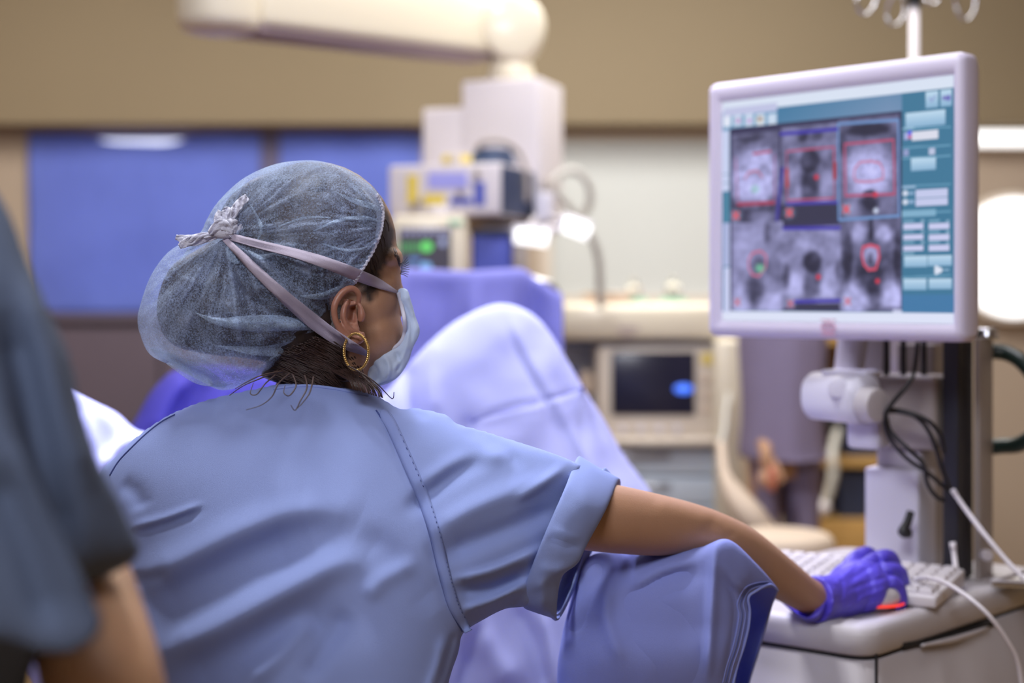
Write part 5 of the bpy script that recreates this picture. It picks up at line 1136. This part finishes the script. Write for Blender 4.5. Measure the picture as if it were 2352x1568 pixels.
# --- mask and its ties
mk = inflate('mask', [(914, 668), (934, 664), (944, 690), (954, 725), (964, 762), (948, 800), (936, 835), (912, 868), (880, 884), (850, 888), (834, 872), (838, 845), (845, 814), (872, 806), (900, 800), (920, 784), (930, 752), (926, 716)], lambda x, y: 1.50+.0*x, .5, 1.4, 3.5)
sculpt(mk, [([(850, 830), (866, 850), (868, 880)], (4, 7), -.004), ([(880, 812), (895, 840), (890, 872)], (4, 8), .004), ([(905, 805), (918, 830), (912, 858)], 5, -.004), ([(845, 850), (852, 870), (850, 885)], 4, .003), ([(925, 690), (945, 745), (942, 790)], 5, -.003), ([(940, 760), (930, 810), (905, 850)], 5, .003)], .002, 60)
mko = link('mask', mk, M_mask, W); TM = bvh(mk)
bm = bmesh.new(); rim = [(913, 671), (920, 700), (927, 735), (927, 765), (918, 786), (900, 800), (872, 806), (846, 813)]
tube(bm, [hit(TM, x+2, y, .0015, 1.488) for x, y in rim], .0022, 8, 6); link('mask_edge_binding', bm, M_tiew, mko)
TT = bvh(cap, ear, hm, body, mk)
def strap(path, wpx, name, smooth, off=.0035, twist=0):
    bm = bmesh.new(); strip(bm, TT, path, wpx, off, 1.42, 9, 4, .0006, smooth)
    link(name, solidify(bm, .0008), M_tie, mko)
strap([(528, 543), (600, 562), (680, 582), (750, 604), (812, 628), (860, 647), (912, 671)], [16, 18, 21, 26, 27, 24, 6], 'upper_tie', 26)
strap([(515, 548), (548, 580), (590, 622), (650, 678), (710, 730), (757, 766), (800, 792), (846, 813)], [12, 17, 22, 27, 33, 31, 26, 10], 'lower_tie', 40)
# knot with crumpled tails
kc = hit(TC, 505, 530, .008, 1.42); Yk = kc.y
bm = bmesh.new()
def tail(path, ws, dy, crinkle=.003):
    q = crom([list(p)+[w_, d_] for p, w_, d_ in zip(path, ws, dy)], 8); rows = []
    for i, r in enumerate(q):
        a = q[max(0, i-1)]; b = q[min(len(q)-1, i+1)]; tt_ = b[:2]-a[:2]; tt_ = tt_/(np.linalg.norm(tt_)+1e-9); nr = np.array([-tt_[1], tt_[0]]); row = []
        for c_ in range(7):
            s = c_/6*2-1; p = r[:2]+nr*s*r[2]/2; row.append(P(p[0], p[1], Yk+r[3]+crinkle*math.sin(i*.9+c_*1.7)*.6+crinkle*mnoise.noise(Vector((i*.4, c_*.8, r[0]*.01)))))
        rows.append(row)
    loft(bm, rows, closed=False)
tail([(508, 538), (470, 548), (435, 552), (404, 544)], [12, 20, 26, 10], [-.004, -.002, 0, .004]); tail([(500, 538), (460, 542), (430, 556), (412, 566)], [10, 14, 20, 12], [-.006, -.006, -.004, .0])
tail([(505, 532), (508, 505), (518, 488), (512, 482)], [16, 34, 34, 10], [-.006, -.01, -.008, -.006]); tail([(520, 515), (535, 490), (550, 468), (568, 452)], [12, 20, 20, 16], [-.008, -.010, -.006, -.002])
tail([(505, 535), (530, 520), (545, 522), (556, 518)], [22, 36, 26, 8], [-.008, -.012, -.008, -.004]); tail([(480, 535), (510, 515), (540, 545)], [10, 26, 12], [-.01, -.014, -.008])
knot = link('tie_knot', solidify(bm, .0007), M_tiew, mko)
bm = bmesh.new(); ell(bm, P(512, 533, Yk-.006), (.010, .007, .007)); ell(bm, P(528, 528, Yk-.006), (.008, .006, .009), (0, .6, 0)); link('knot_core', remesh(bm, .0014, 1), M_tiew, knot)
# --- eyelashes
bm = bmesh.new()
for i in range(9):
    f_ = i/8; x0_, y0_ = 919+2*math.sin(f_*3), 606+f_*22
    strand(bm, [(x0_, y0_, 1.505), (x0_+9, y0_+3-8*(1-f_), 1.505), (x0_+17+3*math.sin(f_*3), y0_-6-10*(1-f_)+14*f_, 1.505)], .0006, 5)
link('eyelashes', bm, M_lash, W)
bm = bmesh.new()
for i in range(40):
    f_ = rs.random(); x0_ = 905+14*f_+rs.uniform(-3, 3); y0_ = 572+30*f_+rs.uniform(-4, 4); a = hit(TB, x0_, y0_, .0004); b = hit(TB, x0_+3, y0_+10, .0006)
    if a and b: tube(bm, [a, b], [.0005, .0003], 5, 2)
link('eyebrow', bm, M_hairs, W)

# --- scrub top
so = [(585, 895), (640, 884), (700, 878), (770, 886), (850, 904), (885, 922), (915, 940), (960, 939), (1025, 954), (1048, 974), (1100, 988), (1160, 1006), (1250, 1034), (1322, 1062), (1334, 1080), (1308, 1150), (1275, 1240), (1243, 1320), (1216, 1386), (1160, 1398), (1108, 1424), (1064, 1454), (1052, 1500), (1030, 1570), (1010, 1700), (1020, 1900), (1000, 2150), (300, 2150), (262, 1900), (262, 1568), (235, 1300), (214, 1190), (222, 1100), (262, 1052), (320, 1000), (375, 962), (440, 932), (510, 911)]
shirt = inflate('scrub_top', so, lambda x, y: 1.50-.00010*np.clip(y-880, 0, 900), .50, .50, 6.5)
sculpt(shirt, [([(300, 1335), (420, 1285), (560, 1215), (680, 1175), (790, 1178)], (34, 36), .0125), ([(330, 1400), (470, 1335), (600, 1275), (720, 1245)], 52, -.012),
               ([(340, 1510), (480, 1450), (620, 1375), (760, 1300), (850, 1280)], (36, 36), .0145), ([(400, 1585), (540, 1508), (680, 1440), (800, 1392)], 54, -.0135), ([(300, 1330), (340, 1330), (380, 1318)], 14, -.006),
               ([(300, 1212), (380, 1190), (465, 1158)], (9, 7), .005), ([(300, 1225), (380, 1205), (465, 1172)], 10, -.004), ([(275, 1110), (310, 1130), (330, 1170)], 22, -.006), ([(560, 1568), (640, 1500), (720, 1420)], 26, .008), ([(700, 1560), (760, 1470), (800, 1400)], 26, -.006),
               ([(600, 1120), (720, 1140), (830, 1180)], 50, .006), ([(840, 1380), (880, 1330), (960, 1290)], 22, .005), ([(820, 1230), (900, 1280), (1010, 1400)], 40, -.006),
               # sleeve folds
               ([(1040, 1330), (1120, 1312), (1200, 1280), (1262, 1250)], (10, 20), .010), ([(1040, 1355), (1130, 1345), (1215, 1312)], 20, -.012), ([(1060, 1400), (1130, 1378), (1212, 1336)], (9, 14), .010), ([(1070, 1425), (1140, 1400), (1212, 1365)], 12, -.007),
               ([(980, 1230), (1080, 1170), (1200, 1120), (1310, 1090)], 26, .009), ([(1000, 1280), (1100, 1240), (1200, 1200), (1290, 1160)], 26, -.012), ([(930, 1180), (1040, 1090), (1130, 1040)], 22, -.009), ([(960, 1120), (1060, 1060), (1180, 1040)], 20, .006), ([(1060, 980), (1160, 1030), (1200, 1080)], 16, -.005),
               ([(1180, 1150), (1230, 1120), (1300, 1068)], 12, .005), ([(905, 935), (945, 945), (985, 960)], 10, -.005),
               ([(1020, 1460), (1010, 1520), (980, 1600)], 14, .006), ([(1045, 1450), (1030, 1500), (1010, 1568)], 8, -.005),
               ([(850, 905), (880, 965), (930, 1075), (975, 1185), (1000, 1290), (1030, 1390), (1062, 1452)], (10, 14), -.004)], .0035, 11)
sh = link('scrub_top', shirt, M_scrub, W); TS = bvh(shirt)
seamp = [(864, 942), (872, 954), (890, 985), (930, 1075), (962, 1150), (985, 1220), (1002, 1290), (1016, 1345), (1032, 1395), (1062, 1450)]
bm = bmesh.new(); strip(bm, TS, [(x+13, y) for x, y in seamp], [10, 24, 26, 27, 27, 26, 26, 26, 26, 16], .0012, 1.4, 6, 4, .0010, 3); link('raglan_seam', solidify(bm, .0012), M_scrub_seam, sh)
bm = bmesh.new(); tube(bm, [hit(TS, x, y, .0006, 1.4) for x, y in resample_open(seamp, 14)] if False else [hit(TS, x, y, .0006, 1.4) for x, y in crom([np.array(p, float) for p in seamp], 5)], .0009, 6, 2); link('seam_piping', bm, M_thread, sh)
bm = bmesh.new(); q = crom([np.array((x+24, y), float) for x, y in seamp], 12)
for i in range(0, len(q)-1, 1):
    if i % 2: continue
    a = hit(TS, q[i][0], q[i][1], .0022, 1.4); b = hit(TS, *(q[i]*.35+q[i+1]*.65), .0022, 1.4); tube(bm, [a, b], .00045, 5, 1)
o = link('stitching', bm, M_thread, sh); o['kind'] = 'stuff'
bm = bmesh.new(); tube(bm, [hit(TS, x, y, .0004, 1.45) for x, y in crom([np.array(p, float) for p in [(402, 952), (372, 968), (338, 994), (300, 1030), (272, 1060), (252, 1092)]], 5)], .0010, 6, 2); link('left_seam', bm, M_thread, sh)
bm = bmesh.new(); tube(bm, [hit(TS, x, y, .0014, 1.46) for x, y in crom([np.array(p, float) for p in [(628, 893), (700, 886), (770, 893), (846, 908)]], 6)], [.0018]*19, 8, 2); link('neck_binding', bm, M_scrub_seam, sh)
# --- rolled cuff
inner = [(1330, 1052, 1.505), (1300, 1125, 1.425), (1258, 1220, 1.405), (1222, 1310, 1.415), (1202, 1368, 1.435), (1212, 1398, 1.47), (1260, 1392, 1.53), (1300, 1270, 1.58), (1328, 1150, 1.58), (1342, 1078, 1.55)]
outer = [(1416, 1100, 1.525), (1388, 1165, 1.450), (1345, 1245, 1.430), (1322, 1292, 1.425), (1284, 1330, 1.430), (1276, 1416, 1.475), (1296, 1398, 1.54), (1345, 1290, 1.60), (1395, 1190, 1.60), (1420, 1120, 1.57)]
mid = [((a[0]+b[0])/2-(2 if i < 5 else 0), (a[1]+b[1])/2, (a[2]+b[2])/2-.010*(1 if i < 6 else -1)) for i, (a, b) in enumerate(zip(inner, outer))]
lip = [(a[0]-5, a[1]+2, a[2]+(.014 if i < 6 else -.012)) for i, a in enumerate(outer)]
inn2 = [(a[0]+14, a[1], a[2]+(.016 if i < 6 else -.014)) for i, a in enumerate(mid)]
bk = [(a[0]+4, a[1]+1, a[2]+(.010 if i < 6 else -.010)) for i, a in enumerate(inner)]
rl = ringloft([[P(*p) for p in r] for r in (bk, inner, mid, outer, lip, inn2)], 7, 6)
bm = bmesh.new(); loft(bm, rl); cuff = solidify(bm, .0018)
sculpt(cuff, [([(1265, 1215), (1300, 1228), (1335, 1232)], (5, 12), .006), ([(1260, 1235), (1300, 1250), (1330, 1252)], 8, -.005), ([(1240, 1300), (1275, 1310), (1300, 1300)], 12, .004), ([(1290, 1130), (1320, 1160), (1340, 1200)], 16, -.002), ([(1240, 1330), (1250, 1370), (1240, 1400)], 10, .004)], .0015, 30)
link('rolled_cuff', cuff, M_scrub, sh)
# --- scrub trousers, mostly below the frame
bm = bmesh.new(); ell(bm, (P(650, 1900, 1.5).x, 1.52, .62), (.2, .17, .16))
tube(bm, [(P(650, 1900, 1.5).x+.1, 1.55, .6), (.12, 1.72, .58), (.2, 1.78, .52)], [.1, .09, .075], 16, 5); tube(bm, [(P(650, 1900, 1.5).x-.1, 1.55, .6), (-.42, 1.78, .58), (-.46, 1.85, .5)], [.1, .09, .075], 16, 5)
tube(bm, [(.2, 1.78, .52), (.2, 1.76, .1)], [.075, .055], 16, 4); tube(bm, [(-.46, 1.85, .52), (-.46, 1.8, .1)], [.075, .055], 16, 4)
link('scrub_trousers', remesh(bm, .01, 6), M_scrub, W)
for x, y in ((.2, 1.74), (-.46, 1.78)):
    b_ = bmesh.new(); ell(b_, (x, y+.05, .045), (.045, .13, .048)); link('shoe', b_, M_navy, W)
# --- gloved hand
bm = bmesh.new()
def G(px, py, Y): return P(px, py, Y)
tube(bm, [G(1868, 1376, 1.752), G(1905, 1374, 1.775), G(1945, 1362, 1.80), G(1985, 1345, 1.82), G(2010, 1332, 1.83)], [.0290, .0285, .0300, .0300, .022], 24, 5)
ell(bm, G(1972, 1340, 1.825), (.036, .044, .029), (0, -.35, .5)); ell(bm, G(1990, 1372, 1.80), (.030, .020, .018), (0, -.4, .2))
F_ = {'index': [(1950, 1310, 1.855), (1966, 1285, 1.875), (1994, 1272, 1.893), (2016, 1300, 1.915), (2026, 1345, 1.925), (2030, 1372, 1.93)],
      'middle': [(1965, 1325, 1.84), (2005, 1292, 1.855), (2042, 1280, 1.868), (2058, 1312, 1.885), (2062, 1352, 1.895), (2060, 1380, 1.90)],
      'ring': [(1980, 1340, 1.825), (2022, 1314, 1.835), (2062, 1312, 1.842), (2074, 1340, 1.852), (2074, 1372, 1.858), (2066, 1392, 1.86)],
      'little': [(1985, 1360, 1.81), (2025, 1342, 1.808), (2056, 1340, 1.808), (2068, 1360, 1.812), (2070, 1382, 1.815), (2062, 1399, 1.818)],
      'thumb': [(1915, 1385, 1.81), (1950, 1392, 1.86), (1990, 1396, 1.885), (2020, 1400, 1.895)]}
rad = {'index': [.013, .0118, .0105, .0095, .0088, .0075], 'middle': [.0135, .0122, .0108, .0098, .009, .0078], 'ring': [.013, .0115, .0103, .0094, .0088, .0076], 'little': [.012, .0105, .0095, .0088, .0082, .007], 'thumb': [.016, .0125, .0110, .0085]}
for k_, pts in F_.items(): tube(bm, [G(*p) for p in pts], rad[k_], 14, 5)
glove = remesh(bm, .0020, 4)
sculpt(glove, [([(1965, 1290), (1940, 1320), (1910, 1345)], 7, .0022), ([(2030, 1285), (1985, 1310), (1945, 1340)], 7, -.0026), ([(2050, 1320), (2000, 1335), (1950, 1355)], 6, -.0024), ([(2060, 1345), (2010, 1360), (1960, 1385)], 5, .002), ([(1930, 1320), (1935, 1370), (1925, 1410)], 6, -.002), ([(2012, 1268), (2022, 1290), (2030, 1320)], 5, -.004), ([(2056, 1300), (2066, 1330), (2070, 1360)], 4, -.002), ([(1905, 1345), (1915, 1385), (1905, 1420)], 7, .0025)], .0022, 60)
gl = link('glove', glove, M_glove, W); gl['label'] = 'violet-blue nitrile glove'
ca = [(1898, 1330, 1.795), (1906, 1352, 1.76), (1903, 1385, 1.742), (1888, 1418, 1.74), (1875, 1428, 1.765), (1872, 1400, 1.80), (1880, 1350, 1.81)]
cb = [(1889, 1326, 1.80), (1899, 1355, 1.752), (1893, 1390, 1.732), (1872, 1420, 1.728), (1840, 1418, 1.755), (1845, 1390, 1.80), (1868, 1345, 1.815)]
cc = [(1884, 1322, 1.80), (1893, 1352, 1.755), (1880, 1392, 1.735), (1850, 1418, 1.73), (1798, 1384, 1.75), (1815, 1378, 1.80), (1858, 1340, 1.815)]
cz = [(1925, 1330, 1.81), (1935, 1350, 1.77), (1935, 1385, 1.755), (1925, 1415, 1.76), (1910, 1422, 1.785), (1905, 1395, 1.81), (1910, 1345, 1.82)]
bm = bmesh.new(); loft(bm, ringloft([[P(*p) for p in r] for r in (cz, ca, cb, cc)], 6, 6)); link('glove_cuff', solidify(bm, .0012), M_glove, gl)

# mouse under the hand
t = thing('computer_mouse', 'white mouse with a red glowing rim under the gloved hand', 'mouse', P(2010, 1405, 1.84))
c = P(2006, 1402, 1.822); b_ = bmesh.new(); ell(b_, (c.x, c.y, tz+.016), (.040, .034, .022), (0, 0, .5)); link('shell', b_, M_mouse, t)
b_ = bmesh.new(); tube(b_, [(c.x+.0385*math.cos(a+.5)*1.0, c.y+.0335*math.sin(a+.5), tz+.006) for a in np.linspace(0, 2*math.pi, 24, endpoint=False)], .0015, 8, 2, True); link('red_rim', b_, M_red, t)
b_ = bmesh.new(); cyl(b_, (c.x+.022, c.y+.01, tz+.034), (c.x+.028, c.y+.014, tz+.034), .006, n=16); link('wheel', b_, M_greyp, t)

# ---------------------------------------------------------------- blue garment bulging under the forearm
def GR(top, near, bot, far):
    return [P(*p) for p in (top, near[0], near[1], near[2], bot, far[2], far[1], far[0])]
rings = [GR((1305, 1420, 1.60), [(1296, 1450, 1.585), (1290, 1480, 1.575), (1282, 1560, 1.57)], (1290, 1760, 1.62), [(1310, 1470, 1.64), (1308, 1520, 1.66), (1300, 1600, 1.66)]),
         GR((1345, 1290, 1.60), [(1325, 1360, 1.565), (1308, 1440, 1.55), (1300, 1550, 1.545)], (1330, 1780, 1.62), [(1350, 1360, 1.66), (1350, 1450, 1.69), (1340, 1600, 1.69)]),
         GR((1420, 1270, 1.585), [(1400, 1330, 1.545), (1390, 1420, 1.53), (1380, 1550, 1.525)], (1400, 1800, 1.62), [(1425, 1350, 1.67), (1420, 1450, 1.71), (1410, 1600, 1.71)]),
         GR((1530, 1272, 1.57), [(1510, 1335, 1.53), (1505, 1430, 1.515), (1500, 1560, 1.515)], (1510, 1800, 1.62), [(1535, 1350, 1.68), (1530, 1450, 1.72), (1520, 1600, 1.72)]),
         GR((1610, 1258, 1.555), [(1600, 1330, 1.525), (1595, 1430, 1.515), (1585, 1560, 1.515)], (1590, 1800, 1.62), [(1615, 1340, 1.68), (1610, 1450, 1.72), (1600, 1600, 1.72)]),
         GR((1672, 1241, 1.555), [(1650, 1330, 1.535), (1645, 1430, 1.525), (1635, 1560, 1.525)], (1630, 1800, 1.62), [(1685, 1320, 1.69), (1670, 1450, 1.72), (1660, 1600, 1.72)]),
         GR((1735, 1295, 1.575), [(1690, 1352, 1.555), (1685, 1430, 1.545), (1665, 1560, 1.54)], (1655, 1800, 1.62), [(1730, 1380, 1.69), (1715, 1470, 1.71), (1690, 1620, 1.71)]),
         GR((1783, 1350, 1.600), [(1716, 1366, 1.580), (1718, 1440, 1.57), (1686, 1570, 1.56)], (1675, 1800, 1.62), [(1770, 1400, 1.66), (1744, 1490, 1.68), (1712, 1600, 1.68)])]
bm = bmesh.new(); loft(bm, ringloft(rings, 10, 10)); me = solidify(bm, .0025)
sculpt(me, [([(1642, 1250), (1640, 1330), (1634, 1430), (1625, 1568)], (12, 12), .010), ([(1600, 1290), (1520, 1310), (1450, 1350)], (12, 20), .010), ([(1590, 1320), (1500, 1350), (1440, 1400)], 24, -.008), ([(1400, 1340), (1392, 1420), (1430, 1520)], (14, 14), .008), ([(1380, 1290), (1340, 1360), (1310, 1450)], 16, -.012),
            ([(1470, 1400), (1540, 1470), (1560, 1600)], 55, -.008), ([(1650, 1290), (1680, 1330), (1715, 1360)], 9, .006), ([(1655, 1310), (1675, 1345), (1690, 1400), (1680, 1480), (1660, 1568)], 8, -.006), ([(1700, 1262), (1730, 1300), (1775, 1345)], 6, .003)], .003, 16)
g = thing('scrub_garment', 'periwinkle scrub garment with an open stitched hem bulging beneath the forearm', 'garment', P(1520, 1500, 1.6))
go = link('cloth', me, M_garm, g); TG = bvh(me)
for off in (10, 17, 24):
    bm = bmesh.new(); pth = [(1776-off*.4, 1350-off*.6), (1752-off*.5, 1350-off*.5), (1728-off*.7, 1362-off*.5), (1718-off, 1385), (1722-off, 1410), (1718-off, 1440), (1708-off, 1485), (1694-off, 1527), (1684-off, 1568)]
    pp = [hit(TG, x, y, .0006) for x, y in crom([np.array(p, float) for p in pth], 5)]; pp = [p for p in pp if p and p.y < 1.64]
    tube(bm, pp, .0007 if off != 17 else .0005, 6, 2); link('hem_stitching', bm, M_garm if off != 17 else M_thread, go)
bm = bmesh.new(); tube(bm, [P(*p) for p in [(1786, 1356, 1.60), (1768, 1342, 1.583), (1738, 1356, 1.572), (1719, 1372, 1.566), (1722, 1402, 1.566), (1719, 1440, 1.562), (1708, 1485, 1.56), (1694, 1527, 1.556), (1684, 1570, 1.552), (1670, 1640, 1.55)]], .0016, 8, 6); link('hem_edge', bm, M_garm, go)

# ---------------------------------------------------------------- foreground person at left
Fp = thing('person', 'blurred person in slate-blue scrubs at the left edge, bare forearm hanging down', 'person', (P(-120, 1000, .85).x, .86, 0))
Y = .80
bm = bmesh.new()
tube(bm, [P(-160, 640, .95), P(-60, 900, .95), P(60, 1100, .94), P(150, 1280, .93), P(200, 1430, .885), P(245, 1600, .86), P(280, 1800, .87), P(300, 2000, .90)], [.05, .042, .038, .036, .036, .036, .032, .024], 22, 6)
tube(bm, [P(300, 2000, .90), P(305, 2080, .93)], [.026, .03], 14, 3)
for k in range(4): tube(bm, [P(292+8*k, 2100, .93+.008*k), P(288+8*k, 2200, .95+.008*k), P(290+8*k, 2290, .97+.008*k)], [.010, .009, .007], 10, 3)
tube(bm, [P(280, 2040, .92), P(250, 2120, .94), P(250, 2180, .96)], [.012, .010, .008], 10, 3)
tube(bm, [P(-420, 500, .89), P(-420, 900, .89), P(-420, 1700, .89)], [.045, .05, .05], 20, 5)
cyl(bm, P(-430, 500, .88), P(-430, 250, .88), .046); ell(bm, P(-430, 120, .89), (.078, .097, .115)); ell(bm, P(-430, 150, .985), (.015, .02, .024)); ell(bm, P(-430, 200, .93), (.05, .055, .06))
link('body', remesh(bm, .005, 6), M_skin, Fp)
so = [(-620, 440), (-520, 330), (-400, 300), (-250, 320), (-120, 370), (-30, 420), (20, 490), (62, 600), (110, 715), (158, 820), (188, 940), (226, 1060), (272, 1150), (306, 1225), (320, 1262), (300, 1294), (245, 1322), (190, 1345), (120, 1420), (60, 1600), (40, 2000), (-200, 2300), (-700, 2300), (-760, 1600), (-740, 900), (-690, 600)]
me = inflate('scrub_top', so, .87, .62, .30, 14)
sculpt(me, [([(60, 620), (110, 800), (150, 960), (220, 1140)], 30, .010), ([(10, 700), (60, 900), (100, 1080), (170, 1290)], 36, -.018), ([(190, 900), (220, 1040), (270, 1170)], 14, .004)], .004, 9)
link('scrub_top', me, M_fore, Fp)
so = [(-500, 700), (-200, 760), (-60, 850), (0, 930), (60, 1060), (120, 1190), (180, 1310), (226, 1400), (232, 1440), (205, 1476), (150, 1500), (80, 1495), (0, 1470), (-150, 1500), (-400, 1500), (-560, 1200), (-560, 900)]
me = inflate('sleeve_flap', so, .735, .14, .14, 12)
sculpt(me, [([(40, 1020), (120, 1190), (215, 1400)], 16, .008), ([(-20, 1060), (60, 1250), (130, 1450)], 40, -.010)], .003, 10)
link('loose_sleeve', me, M_fore, Fp)
for s in (-1, 1):
    bm = bmesh.new(); xx = P(-420, 0, .88).x+s*.1; tube(bm, [(xx, .88, .85), (xx, .88, .45), (xx, .88, .08)], [.11, .09, .07], 18, 4); link('trouser_leg', bm, M_fore, Fp)
    bm = bmesh.new(); ell(bm, (xx, .93, .045), (.045, .13, .048)); link('shoe', bm, M_navy, Fp)
bm = bmesh.new(); ell(bm, P(-430, 96, .878), (.083, .1, .108)); link('hair', bm, M_hair, Fp)
bm = bmesh.new(); ell(bm, P(-430, 70, .885), (.095, .118, .118)); link('cap', bm, M_gauze, Fp)
bm = bmesh.new(); ell(bm, P(-430, 205, .965), (.06, .04, .055)); link('mask', bm, M_mask, Fp)
